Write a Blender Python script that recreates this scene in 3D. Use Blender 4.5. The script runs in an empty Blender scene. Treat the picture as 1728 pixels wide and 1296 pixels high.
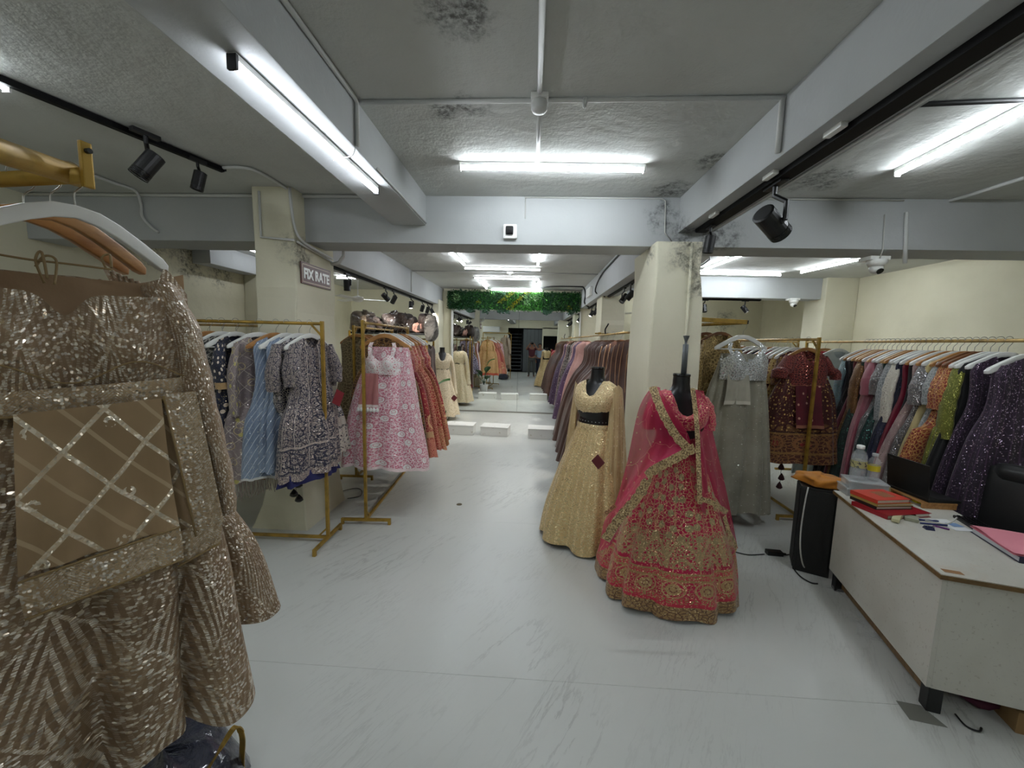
import bpy, bmesh, math, random
from mathutils import Vector, Matrix, Euler
import numpy as np

SC = bpy.context.scene
COL = SC.collection

# ------------------------------------------------------------------ camera
FPX = 650.0                     # focal length in pixels of a 1728 x 1296 frame
CAM_H = 1.7
VP = (898.0, 577.0)             # where the hall's long axis vanishes
ROLL = math.radians(1.75)
_Y = Vector((VP[0]-864, -(VP[1]-648), -FPX)).normalized()
_u = Vector((math.sin(ROLL), math.cos(ROLL), 0))
_Z = (_u - _Y*_u.dot(_Y)).normalized()
_X = _Y.cross(_Z)
R_CW = Matrix((_X, _Y, _Z))     # camera -> world
cam_data = bpy.data.cameras.new('camera')
cam_data.sensor_fit = 'HORIZONTAL'
cam_data.sensor_width = 36.0
cam_data.lens = 36.0*FPX/1728.0
cam_data.clip_start = 0.02
cam = bpy.data.objects.new('camera', cam_data)
COL.objects.link(cam)
_m = R_CW.to_4x4()
_m.translation = Vector((0, 0, CAM_H))
cam.matrix_world = _m
SC.camera = cam

# ------------------------------------------------------------------ world, exposure
w = bpy.data.worlds.new('world'); SC.world = w; w.use_nodes = True
w.node_tree.nodes['Background'].inputs[0].default_value = (0.8, 0.85, 0.9, 1)
w.node_tree.nodes['Background'].inputs[1].default_value = 0.05
SC.view_settings.view_transform = 'Standard'
SC.view_settings.look = 'None'
SC.view_settings.gamma = 1.0
SC.view_settings.use_curve_mapping = False
SC.view_settings.exposure = 2.75
TUBE_POWER = 11.0

# ------------------------------------------------------------------ pixel rays (photo frame 1728 x 1296)
def ray(px, py):
    return R_CW @ Vector((px-864, -(py-648), -FPX))
def at_z(px, py, z):
    d = ray(px, py); return Vector((0, 0, CAM_H)) + d*((z-CAM_H)/d.z)
def at_y(px, py, y):
    d = ray(px, py); return Vector((0, 0, CAM_H)) + d*(y/d.y)
def at_x(px, py, x):
    d = ray(px, py); return Vector((0, 0, CAM_H)) + d*(x/d.x)
def on_plane(px, py, p0, rz):
    """hit of the pixel's ray with the upright plane through p0 whose width axis is turned by rz -> (s, z)"""
    u = Vector((math.cos(rz), math.sin(rz), 0)); n = Vector((-math.sin(rz), math.cos(rz), 0))
    d = ray(px, py); o = Vector((0, 0, CAM_H)); p0 = Vector((p0[0], p0[1], 0))
    t = (p0-o).dot(n)/d.dot(n); q = o+d*t
    return (q-p0).dot(u), q.z

# ------------------------------------------------------------------ colour and shader helpers
def lin(c):
    if isinstance(c, str):
        c = tuple(int(c[i:i+2], 16) for i in (0, 2, 4))
    out = []
    for v in c[:3]:
        v = v/255.0
        out.append(v/12.92 if v <= 0.04045 else ((v+0.055)/1.055)**2.4)
    return tuple(out)+(1.0,)

class S:
    """a shader value: arithmetic on it adds Math nodes"""
    def __init__(s, nt, sock): s.nt = nt; s.s = sock
    def _m(s, op, b=None, c=None, clamp=False):
        n = s.nt.nodes.new('ShaderNodeMath'); n.operation = op; n.use_clamp = clamp
        for i, v in enumerate((s, b, c)):
            if v is None: continue
            if isinstance(v, S): s.nt.links.new(v.s, n.inputs[i])
            else: n.inputs[i].default_value = float(v)
        return S(s.nt, n.outputs[0])
    def __add__(s, o): return s._m('ADD', o)
    __radd__ = __add__
    def __sub__(s, o): return s._m('SUBTRACT', o)
    def __rsub__(s, o): return (s*-1.0)+o
    def __mul__(s, o): return s._m('MULTIPLY', o)
    __rmul__ = __mul__
    def __truediv__(s, o): return s._m('DIVIDE', o)
    def __lt__(s, o): return s._m('LESS_THAN', o)
    def __gt__(s, o): return s._m('GREATER_THAN', o)
    def fract(s): return s._m('FRACT')
    def abs(s): return s._m('ABSOLUTE')
    def sin(s): return s._m('SINE')
    def floor(s): return s._m('FLOOR')
    def sqrt(s): return s._m('SQRT')
    def mx(s, o): return s._m('MAXIMUM', o)
    def mn(s, o): return s._m('MINIMUM', o)
    def clamp(s): return s._m('ADD', 0.0, clamp=True)
    def tri(s): return (s.fract()-0.5).abs()*2.0          # 1 at integers, 0 half way
    def ss(s, a, b):
        n = s.nt.nodes.new('ShaderNodeMapRange'); n.interpolation_type = 'SMOOTHSTEP'
        s.nt.links.new(s.s, n.inputs[0])
        n.inputs[1].default_value = a; n.inputs[2].default_value = b
        return S(s.nt, n.outputs[0])
    def band(s, a, b): return (s > a)*(s < b)

class G:
    """one material being written"""
    def __init__(s, name, coords='UV'):
        s.mat = bpy.data.materials.new(name); s.mat.use_nodes = True
        s.nt = s.mat.node_tree; s.b = s.nt.nodes['Principled BSDF']
        s.out = s.nt.nodes['Material Output']
        tc = s.nt.nodes.new('ShaderNodeTexCoord')
        if coords == 'WORLD':
            g = s.nt.nodes.new('ShaderNodeNewGeometry'); s.co = g.outputs['Position']
        else:
            s.co = tc.outputs[coords]
        sep = s.nt.nodes.new('ShaderNodeSeparateXYZ'); s.nt.links.new(s.co, sep.inputs[0])
        s.u, s.v, s.w = (S(s.nt, sep.outputs[i]) for i in range(3))
    def vec(s, x, y, z=0.0):
        n = s.nt.nodes.new('ShaderNodeCombineXYZ')
        for i, v in enumerate((x, y, z)):
            if isinstance(v, S): s.nt.links.new(v.s, n.inputs[i])
            else: n.inputs[i].default_value = v
        return n.outputs[0]
    def noise(s, scale, detail=2.0, co=None, rough=0.5, dist=0.0):
        n = s.nt.nodes.new('ShaderNodeTexNoise'); s.nt.links.new(co or s.co, n.inputs['Vector'])
        n.inputs['Scale'].default_value = scale; n.inputs['Detail'].default_value = detail
        n.inputs['Roughness'].default_value = rough; n.inputs['Distortion'].default_value = dist
        return S(s.nt, n.outputs['Fac'])
    def vor(s, scale, co=None, feature='F1', rnd=1.0):
        n = s.nt.nodes.new('ShaderNodeTexVoronoi'); n.feature = feature
        n.voronoi_dimensions = '2D' if s.is2d else '3D'
        s.nt.links.new(co or s.co, n.inputs['Vector'])
        n.inputs['Scale'].default_value = scale; n.inputs['Randomness'].default_value = rnd
        d = S(s.nt, n.outputs['Distance'])
        return (d, n.outputs['Color']) if feature != 'DISTANCE_TO_EDGE' else (d, None)
    is2d = True
    def chan(s, color, i=0):
        sep = s.nt.nodes.new('ShaderNodeSeparateColor'); s.nt.links.new(color, sep.inputs[0])
        return S(s.nt, sep.outputs[i])
    def rgb(s, c):
        n = s.nt.nodes.new('ShaderNodeRGB'); n.outputs[0].default_value = lin(c); return n.outputs[0]
    def mix(s, f, a, b):
        n = s.nt.nodes.new('ShaderNodeMix'); n.data_type = 'RGBA'
        if isinstance(f, S): s.nt.links.new(f.s, n.inputs[0])
        else: n.inputs[0].default_value = f
        for v, i in ((a, 6), (b, 7)):
            if isinstance(v, (tuple, str)): n.inputs[i].default_value = lin(v)
            else: s.nt.links.new(v, n.inputs[i])
        return n.outputs[2]
    def put(s, name, v):
        i = s.b.inputs[name]
        if isinstance(v, S): s.nt.links.new(v.s, i)
        elif isinstance(v, (int, float)): i.default_value = v
        elif isinstance(v, (tuple, str)): i.default_value = lin(v)
        else: s.nt.links.new(v, i)
    def bump(s, h, strength=0.3, dist=0.01):
        n = s.nt.nodes.new('ShaderNodeBump'); n.inputs['Strength'].default_value = strength
        n.inputs['Distance'].default_value = dist; s.nt.links.new(h.s, n.inputs['Height'])
        s.nt.links.new(n.outputs[0], s.b.inputs['Normal'])
    def tilt(s, color, k):
        """turn the normal at random per sequin"""
        g = s.nt.nodes.new('ShaderNodeNewGeometry')
        a = s.nt.nodes.new('ShaderNodeVectorMath'); a.operation = 'SUBTRACT'
        s.nt.links.new(color, a.inputs[0]); a.inputs[1].default_value = (0.5, 0.5, 0.5)
        m = s.nt.nodes.new('ShaderNodeVectorMath'); m.operation = 'SCALE'
        s.nt.links.new(a.outputs[0], m.inputs[0])
        if isinstance(k, S): s.nt.links.new(k.s, m.inputs['Scale'])
        else: m.inputs['Scale'].default_value = k
        p = s.nt.nodes.new('ShaderNodeVectorMath'); p.operation = 'ADD'
        s.nt.links.new(g.outputs['Normal'], p.inputs[0]); s.nt.links.new(m.outputs[0], p.inputs[1])
        n = s.nt.nodes.new('ShaderNodeVectorMath'); n.operation = 'NORMALIZE'
        s.nt.links.new(p.outputs[0], n.inputs[0])
        s.nt.links.new(n.outputs[0], s.b.inputs['Normal'])

def plain(name, c, rough=0.5, metal=0.0, alpha=1.0, spec=None, trans=0.0):
    g = G(name, 'Object')
    g.put('Base Color', c); g.put('Roughness', rough); g.put('Metallic', metal)
    if alpha < 1: g.put('Alpha', alpha)
    if spec is not None: g.put('Specular IOR Level', spec)
    if trans: g.put('Transmission Weight', trans)
    return g.mat

# ------------------------------------------------------------------ mesh helpers
class MB:
    """collects shapes for ONE mesh object"""
    def __init__(s): s.v = []; s.f = []; s.uv = []
    def add(s, vs, fs, uvs=None):
        o = len(s.v); s.v += [tuple(p) for p in vs]
        for k, f in enumerate(fs):
            s.f.append(tuple(i+o for i in f))
            s.uv.append(uvs[k] if uvs else None)
        return s
    def box(s, c, d, rot=None, bev=0.0):
        x, y, z = d[0]/2, d[1]/2, d[2]/2
        m = rot if rot is not None else Matrix.Identity(3)
        if isinstance(rot, (int, float)): m = Matrix.Rotation(rot, 3, 'Z')
        c = Vector(c)
        if bev <= 0:
            vs = [Vector((a*x, b*y, e*z)) for e in (-1, 1) for b in (-1, 1) for a in (-1, 1)]
            fs = [(0, 2, 3, 1), (4, 5, 7, 6), (0, 1, 5, 4), (2, 6, 7, 3), (0, 4, 6, 2), (1, 3, 7, 5)]
        else:
            bm = bmesh.new(); bmesh.ops.create_cube(bm, size=1)
            for q in bm.verts: q.co = Vector((q.co.x*2*x, q.co.y*2*y, q.co.z*2*z))
            bmesh.ops.bevel(bm, geom=bm.edges[:]+bm.verts[:], offset=bev, segments=2, affect='EDGES', profile=0.7)
            bm.verts.index_update()
            vs = [q.co.copy() for q in bm.verts]; fs = [tuple(q.index for q in f.verts) for f in bm.faces]
            bm.free()
        return s.add([m @ p + c for p in vs], fs)
    def box2(s, a, b, bev=0.0):
        a = Vector(a); b = Vector(b)
        return s.box((a+b)/2, (abs(b.x-a.x), abs(b.y-a.y), abs(b.z-a.z)), bev=bev)
    def bar(s, a, b, w, h, bev=0.0):
        """square bar from a to b, w across, h high"""
        a = Vector(a); b = Vector(b); d = b-a; L = d.length; d.normalize()
        up = Vector((0, 0, 1)) if abs(d.z) < 0.95 else Vector((0, 1, 0))
        x = d.cross(up).normalized(); z = x.cross(d)
        return s.box((a+b)/2, (w, L, h), Matrix((x, d, z)).transposed(), bev)
    def tube(s, pts, r, n=8, cap=True, flat=1.0):
        pts = [Vector(p) for p in pts]; m = len(pts)
        rs = r if isinstance(r, (list, tuple)) else [r]*m
        vs = []; prev = None
        for i, p in enumerate(pts):
            d = (pts[min(i+1, m-1)]-pts[max(i-1, 0)])
            if d.length < 1e-9: d = Vector((0, 0, 1))
            d.normalize()
            if prev is None:
                prev = d.cross(Vector((0, 0, 1)) if abs(d.z) < 0.9 else Vector((1, 0, 0))).normalized()
            x = (prev-d*prev.dot(d)).normalized(); prev = x; y = d.cross(x)
            for k in range(n):
                a = 2*math.pi*k/n
                vs.append(p+(x*math.cos(a)+y*math.sin(a)*flat)*rs[i])
        fs = []; uv = []; L = 0.0
        for i in range(m-1):
            dl = (pts[i+1]-pts[i]).length; c0 = 2*math.pi*max(rs)
            for k in range(n):
                fs.append((i*n+k, i*n+(k+1) % n, (i+1)*n+(k+1) % n, (i+1)*n+k))
                uv.append(((c0*k/n, L), (c0*(k+1)/n, L), (c0*(k+1)/n, L+dl), (c0*k/n, L+dl)))
            L += dl
        if cap:
            fs.append(tuple(range(n-1, -1, -1))); uv.append(None)
            fs.append(tuple((m-1)*n+k for k in range(n))); uv.append(None)
        return s.add(vs, fs, uv)
    def lathe(s, prof, n=20, c=(0, 0, 0), axis=None, cap=True):
        """prof: (radius, height) pairs turned about z (or about a given direction)"""
        m = Matrix.Identity(3)
        if axis is not None: m = Vector((0, 0, 1)).rotation_difference(Vector(axis)).to_matrix()
        c = Vector(c); vs = []
        for r, z in prof:
            for k in range(n):
                a = 2*math.pi*k/n; vs.append(m @ Vector((r*math.cos(a), r*math.sin(a), z))+c)
        fs = [(i*n+k, i*n+(k+1) % n, (i+1)*n+(k+1) % n, (i+1)*n+k) for i in range(len(prof)-1) for k in range(n)]
        if cap:
            fs.append(tuple(range(n-1, -1, -1))); fs.append(tuple((len(prof)-1)*n+k for k in range(n)))
        return s.add(vs, fs)
    def prism(s, outline, y0, y1):
        """outline of (x, z) points pushed from y0 to y1"""
        n = len(outline)
        vs = [(x, y0, z) for x, z in outline]+[(x, y1, z) for x, z in outline]
        fs = [tuple(range(n)), tuple(range(2*n-1, n-1, -1))]
        fs += [(k, k+n, (k+1) % n+n, (k+1) % n) for k in range(n)]
        return s.add(vs, fs)
    def grid(s, fn, nu, nv, closed=False):
        """fn(i/nu, j/nv) -> ((x,y,z), (u,v))"""
        P = [[fn(i/nu, j/nv) for i in range(nu+1)] for j in range(nv+1)]
        vs = [P[j][i][0] for j in range(nv+1) for i in range(nu+1)]
        fs = []; uv = []
        for j in range(nv):
            for i in range(nu):
                q = (j*(nu+1)+i, j*(nu+1)+i+1, (j+1)*(nu+1)+i+1, (j+1)*(nu+1)+i)
                fs.append(q); uv.append((P[j][i][1], P[j][i+1][1], P[j+1][i+1][1], P[j+1][i][1]))
        return s.add(vs, fs, uv)
    def mesh(s, name, mat, smooth=False, org=None):
        me = bpy.data.meshes.new(name)
        vs = s.v if org is None else [(p[0]-org[0], p[1]-org[1], p[2]-org[2]) for p in s.v]
        me.from_pydata([tuple(p) for p in vs], [], s.f)
        if any(u for u in s.uv):
            l = me.uv_layers.new(name='UVMap'); k = 0
            data = l.data
            for f, u in zip(s.f, s.uv):
                for j in range(len(f)):
                    if u: data[k].uv = u[j]
                    k += 1
        if mat: me.materials.append(mat)
        if smooth: me.polygons.foreach_set('use_smooth', [True]*len(me.polygons))
        me.update()
        return me
    def build(s, name, mat, parent=None, smooth=False, org=None):
        """link as one object; under a thing, world points are moved to the thing's origin when org is None"""
        if parent is not None and org is None: org = parent.get('_o', None)
        me = s.mesh(name, mat, smooth, org)
        o = bpy.data.objects.new(name, me); COL.objects.link(o)
        if parent is not None: o.parent = parent
        return o

def tag(o, label=None, cat=None, group=None, kind=None):
    if label: o['label'] = label
    if cat: o['category'] = cat
    if group: o['group'] = group
    if kind: o['kind'] = kind
    return o
ORG = {}
def thing(name, label, cat, loc=(0, 0, 0), rz=0.0, group=None, world=False):
    """an Empty at a thing's base; world=True: its parts are given in world coordinates"""
    o = bpy.data.objects.new(name, None); COL.objects.link(o); o.empty_display_size = 0.1
    o.location = loc; o.rotation_euler = (0, 0, rz)
    tag(o, label, cat, group)
    if world: ORG[o.name] = tuple(loc)
    return o
_get = MB.build
def _build(s, name, mat, parent=None, smooth=False, org=None):
    if parent is not None and org is None: 
        org = ORG.get(parent.name)
    me = s.mesh(name, mat, smooth, org)
    o = bpy.data.objects.new(name, me); COL.objects.link(o)
    if parent is not None:
        o.parent = parent
        if org is not None: ORG[o.name] = org
    return o
MB.build = _build
def solo(name, mb, mat, label, cat, group=None, smooth=False, org=None):
    """a thing that is one mesh; its origin moves to org"""
    if org is None:
        a = np.array([tuple(p) for p in mb.v]); org = (float(a[:, 0].mean()), float(a[:, 1].mean()), float(a[:, 2].min()))
    me = mb.mesh(name, mat, smooth, org)
    o = bpy.data.objects.new(name, me); COL.objects.link(o); o.location = org
    ORG[o.name] = org
    return tag(o, label, cat, group)
def struct(name, mb, mat, parent=None, smooth=False):
    o = mb.build(name, mat, parent, smooth)
    o['kind'] = 'structure'
    return o
def copy_tree(o, parent=None):
    c = o.copy(); COL.objects.link(c); c.parent = parent
    for ch in list(o.children): copy_tree(ch, c)
    return c
def smooth_path(pts, n=6):
    """Catmull-Rom through points"""
    pts = [Vector(p) for p in pts]; out = []
    for i in range(len(pts)-1):
        p0 = pts[max(i-1, 0)]; p1 = pts[i]; p2 = pts[i+1]; p3 = pts[min(i+2, len(pts)-1)]
        for k in range(n):
            t = k/n
            out.append(0.5*((2*p1)+(p2-p0)*t+(2*p0-5*p1+4*p2-p3)*t*t+(3*p1-p0-3*p2+p3)*t**3))
    out.append(pts[-1]); return out

# ------------------------------------------------------------------ room materials
def plaster(name, c, c2, moulds=(), rough=0.85, bump=0.25, scale=9.0):
    """painted plaster; moulds = (x, y, z, radius) of damp stains that belong to the wall"""
    g = G(name, 'WORLD'); g.is2d = False
    n = g.noise(1.1, 4); f = g.noise(scale, 5, rough=0.6)
    col = g.mix(n.ss(0.35, 0.7), c, c2)
    speck = g.noise(34, 4, rough=0.7)
    if moulds:
        m = None
        for (x, y, z, r) in moulds:
            d = ((g.u-x)*(g.u-x)+(g.v-y)*(g.v-y)+(g.w-z)*(g.w-z)).sqrt()/r
            k = 1.0-d.ss(0.15, 1.0)
            m = k if m is None else m.mx(k)
        blotch = (g.noise(7.5, 6, rough=0.75)+m*0.33-0.33).ss(0.33, 0.62)*m
        col = g.mix(blotch*speck.ss(0.3, 0.62)*0.85, col, (52, 50, 44))
    g.put('Base Color', col); g.put('Roughness', rough)
    g.bump(f*0.7+g.noise(2.2, 3)*1.2+g.noise(60, 3)*0.14, bump, 0.03)
    return g.mat

MAT = {}
MAT['cream'] = plaster('cream_wall_paint', (224, 219, 194), (213, 208, 182),
    [(-4.5, 5.5, 2.62, .55), (-4.5, 5.0, 2.66, .6), (-4.5, 4.4, 2.72, .6), (-4.3, 5.9, 2.6, .5), (4.6, 9.5, 2.3, .6), (2.0, 9.5, 2.4, .5)])
MAT['cream2'] = plaster('cream_column_paint', (222, 218, 196), (210, 206, 182),
    [(1.25, 3.2, 2.45, .42), (1.35, 3.2, 2.2, .3), (1.0, 3.4, 2.5, .3), (-1.98, 3.3, 2.4, .35)], bump=0.18)
MAT['ceil'] = plaster('grey_white_ceiling_paint', (198, 200, 195), (184, 186, 181),
    [(-.30, 1.55, 2.9, .32), (-.5, 2.15, 2.9, .22), (-.36, 2.12, 2.9, .25), (1.05, 3.2, 2.9, .35), (1.1, 2.7, 2.9, .3), (2.0, 3.0, 2.9, .5)], bump=0.45)
MAT['beam'] = plaster('grey_white_beam_paint', (182, 185, 185), (172, 175, 175),
    [(1.05, 3.33, 2.75, .28), (1.5, 3.33, 2.6, .4), (1.2, 3.3, 2.6, .3)], bump=0.16)
MAT['white'] = plain('white_plastic', (232, 232, 228), 0.4)
MAT['conduit'] = plain('white_painted_conduit', (205, 206, 203), 0.5)
MAT['black'] = plain('black_powder_coat', (16, 17, 18), 0.45)
MAT['blackcable'] = plain('black_cable_sheath', (18, 18, 19), 0.5)
MAT['whitecable'] = plain('pale_grey_cable_sheath', (196, 196, 190), 0.5)
MAT['gloss_black'] = plain('gloss_black_plastic', (10, 10, 11), 0.15)
MAT['chrome'] = plain('brushed_steel', (185, 186, 184), 0.28, 1.0)

def gold_mat(name, c, rough, metal):
    g = G(name, 'WORLD'); g.is2d = False
    n = g.noise(14, 4)
    g.put('Base Color', g.mix(n.ss(0.4, 0.7), c, tuple(int(q*0.8) for q in c)))
    g.put('Roughness', rough); g.put('Metallic', metal); g.bump(g.noise(90, 2), 0.05, 0.002)
    return g.mat
MAT['gold'] = gold_mat('gold_painted_steel', (172, 138, 56), 0.42, 0.35)
MAT['track'] = plain('matt_black_track', (7, 7, 8), 0.6, spec=.2)
MAT['gold_pale'] = gold_mat('pale_gold_rail', (196, 164, 104), 0.4, 0.35)

def floor_mat():
    g = G('white_marbled_vinyl_floor', 'WORLD'); g.is2d = False
    # veins run from front left to back right
    a = math.radians(58)
    p = g.u*math.cos(a)+g.v*math.sin(a); q = g.u*(-math.sin(a))+g.v*math.cos(a)
    co = g.vec(p*0.35, q*2.2, 0.0)
    v1 = g.noise(3.2, 7, co, 0.62, 0.35)
    vein = 1.0-(v1-0.5).abs().ss(0.0, 0.022)
    patch = g.noise(0.9, 3).ss(0.42, 0.66)
    co2 = g.vec(p*0.5, q*3.6, 0.0)
    v2 = g.noise(7.0, 5, co2, 0.6, 0.3)
    fine = 1.0-(v2-0.5).abs().ss(0.0, 0.03)
    col = g.mix(g.noise(0.7, 3), (208, 210, 205), (198, 200, 195))
    col = g.mix(vein*patch*0.42, col, (138, 139, 136))
    col = g.mix(fine*g.noise(1.6, 3).ss(0.45, 0.7)*0.3, col, (150, 151, 148))
    speck = g.noise(24, 5, rough=0.72).ss(0.71, 0.75)*g.noise(1.3, 2).ss(0.48, 0.66)
    col = g.mix(speck*0.7, col, (82, 80, 74))
    g.put('Base Color', col)
    g.put('Roughness', g.noise(1.7, 4)*0.08+0.26)
    g.put('Specular IOR Level', 0.45)
    g.bump(g.noise(6.5, 4, rough=0.55, dist=0.3)*0.6+g.noise(2.2, 2)*0.5, 0.07, 0.02)
    return g.mat
MAT['floor'] = floor_mat()
def emis(name, c, k):
    m = bpy.data.materials.new(name); m.use_nodes = True; nt = m.node_tree
    nt.nodes.remove(nt.nodes['Principled BSDF'])
    e = nt.nodes.new('ShaderNodeEmission'); e.inputs[0].default_value = lin(c); e.inputs[1].default_value = k
    nt.links.new(e.outputs[0], nt.nodes['Material Output'].inputs[0]); return m
MAT['tube'] = emis('lit_led_tube', (240, 248, 255), TUBE_POWER)
MAT['tube_mid'] = emis('toned_down_led_tube', (240, 246, 255), TUBE_POWER*.62)  # output lowered so surfaces close to these tubes do not blow out
MAT['tube_dim'] = emis('dim_led_tube', (240, 246, 255), TUBE_POWER*.25)
MAT['lamp_lit'] = emis('lit_spot_lens', (255, 246, 228), 14.0)

# ------------------------------------------------------------------ the hall
XL, XR, YB, YF, ZC = -4.55, 5.45, -3.4, 9.6, 2.90
fl = struct('floor', MB().box2((XL-.1, YB-.1, -.12), (XR+.1, YF+.1, -.004)), MAT['floor'])
# vinyl sheets laid across the hall with butt seams
seams = [YB, -1.4, .1, 1.78, 3.46, 5.14, 6.82, 8.45, YF]
for a, b in zip(seams[:-1], seams[1:]):
    MB().box2((XL, a+.0007, -.004), (XR, b-.0007, 0)).build('vinyl_sheet', MAT['floor'], fl)
struct('ceiling', MB().box2((XL-.1, YB-.1, ZC), (XR+.1, YF+.1, ZC+.15)), MAT['ceil'])
struct('wall_left', MB().box2((XL-.15, YB, 0), (XL, YF, ZC)), MAT['cream'])
struct('wall_right', MB().box2((XR, YB, 0), (XR+.15, YF, ZC)), MAT['cream'])
struct('wall_back', MB().box2((XL, YF, 0), (XR, YF+.15, ZC)), MAT['cream'])
struct('wall_mirror', MB().box2((-2.12, 9.16, 0), (1.75, YF, ZC)), MAT['cream'])
# beams
struct('trim_1', MB().box2((XL, 3.35, 2.51), (XR, 3.68, ZC), .006), MAT['beam']).name = 'trim_cross_beam'
struct('trim_2', MB().box2((-1.22, YB, 2.66), (-.93, 3.36, ZC), .006), MAT['beam'])
struct('trim_3', MB().box2((1.17, YB, 2.62), (1.44, 3.36, ZC), .006), MAT['beam'])
struct('trim_4', MB().box2((-2.45, 3.66, 2.50), (-2.15, 9.2, ZC), .006), MAT['beam'])
struct('trim_5', MB().box2((1.10, 3.66, 2.50), (1.42, 9.2, ZC), .006), MAT['beam'])
struct('trim_6', MB().box2((1.40, 7.0, 2.55), (4.95, 7.3, ZC), .006), MAT['beam'])
struct('trim_7', MB().box2((XL, 4.70, 2.79), (-2.45, 5.0, ZC), .006), MAT['beam'])
struct('trim_8', MB().box2((XL, 5.05, 2.63), (-4.3, 5.95, ZC-.001), .006), MAT['beam'])
# columns: slightly uneven plaster shafts, one mesh each
def column(n, x0, x1, y0, y1, flare=0.0, neck=None, z1=2.55, seed=0):
    rnd = random.Random(seed); mb = MB()
    zs = [0, .04, .1, .2, .35, .6, 1.0, 1.5, 1.9, 2.02, 2.1, 2.3, z1]
    N = []
    for z in zs:
        f = flare*max(0, 1-z/.32)**1.6
        t = 0.0
        if neck and z > neck: t = .045*min(1, (z-neck)/.08)
        w = .008
        a, b, c, d = x0-f+rnd.uniform(-w, w)+t*.2, x1+f*.6+rnd.uniform(-w, w)-t, y0-f*.5+rnd.uniform(-w, w), y1
        N.append([(a, c, z), (b, c, z), (b, d, z), (a, d, z)])
    vs = [p for r in N for p in r]; fs = []
    for i in range(len(zs)-1):
        for k in range(4): fs.append((i*4+k, i*4+(k+1) % 4, (i+1)*4+(k+1) % 4, (i+1)*4+k))
    mb.add(vs, fs)
    o = struct(n, mb, MAT['cream2'])
    bv = o.modifiers.new('soft', 'BEVEL'); bv.width = .012; bv.segments = 2; bv.limit_method = 'ANGLE'
    return o
column('wall_column_1', -2.33, -1.98, 3.18, 3.82, .1, None, 2.9, 3)
column('wall_column_2', .955, 1.36, 3.2, 3.88, 0, 2.06, 2.515, 5)
column('wall_column_3', 1.16, 1.56, 6.7, 7.25, 0, None, 2.6, 6)
column('wall_column_4', -2.55, -2.12, 8.75, 9.2, 0, None, 2.6, 7)
column('wall_column_5', 4.92, XR, 6.9, 7.4, 0, None, 2.9, 8)
column('wall_column_6', XL, -4.2, 5.95, 6.35, 0, None, 2.9, 9)
# rear of the hall, seen in the mirror: wall, dark doorway, stair well with steel treads
struct('wall_rear', MB().box2((XL, YB-.12, 0), (-1.35, YB, ZC)).box2((1.95, YB-.12, 0), (XR, YB, ZC)).box2((-1.35, YB-.12, 2.45), (1.95, YB, ZC)).box2((.55, YB-.12, 0), (.62, YB, 2.5)).box2((.62, YB-.12, 2.05), (1.95, YB, 2.5)), MAT['cream'])
MAT['dark'] = plain('store_room_painted_in_shade', (30, 30, 32), 0.9)  # near-black colour stands in for the lack of light in there
MAT['steel'] = plain('grey_painted_steel', (92, 96, 98), 0.5, 0.3)
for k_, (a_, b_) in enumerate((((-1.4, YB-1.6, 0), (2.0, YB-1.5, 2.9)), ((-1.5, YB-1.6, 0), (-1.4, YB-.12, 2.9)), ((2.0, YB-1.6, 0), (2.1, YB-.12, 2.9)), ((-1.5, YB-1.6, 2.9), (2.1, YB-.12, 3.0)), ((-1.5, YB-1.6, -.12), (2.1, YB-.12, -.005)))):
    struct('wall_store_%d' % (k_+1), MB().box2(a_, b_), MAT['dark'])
st = thing('staircase', 'grey steel staircase in the rear opening, seen in the big mirror', 'staircase', (-1.0, YB-.6, 0), world=True)
for i in range(11):
    MB().box2((-1.3, YB-.3-.1*i, .12+.2*i), (-.62, YB-.12-.1*i+.08, .15+.2*i)).build('tread', MAT['steel'], st)
MB().bar((-1.33, YB-.14, .1), (-1.33, YB-1.3, 2.4), .03, .16).build('stringer', MAT['steel'], st)
MB().bar((-.58, YB-.14, .1), (-.58, YB-1.3, 2.4), .03, .16).build('stringer', MAT['steel'], st)
pn = thing('metal_partition', 'grey sheet metal partition beside the rear stairs, seen in the mirror', 'partition', (0, YB-.2, 0), world=True)
for k in range(5):
    x = -.5+.21*k
    MB().box2((x, YB-.22, .02), (x+.2, YB-.18, 2.4), .004).build('panel', MAT['steel'], pn)
ac = thing('air_conditioner', 'white split air conditioner on the rear wall, seen in the mirror', 'air conditioner', (-2.3, YB, 2.2), world=True)
MB().box2((-2.75, YB+.001, 2.2), (-1.8, YB+.22, 2.5), .03).build('body', MAT['white'], ac)
MB().box2((-2.72, YB+.1, 2.185), (-1.83, YB+.225, 2.205), .004).build('louvre', MAT['conduit'], ac)

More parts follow.
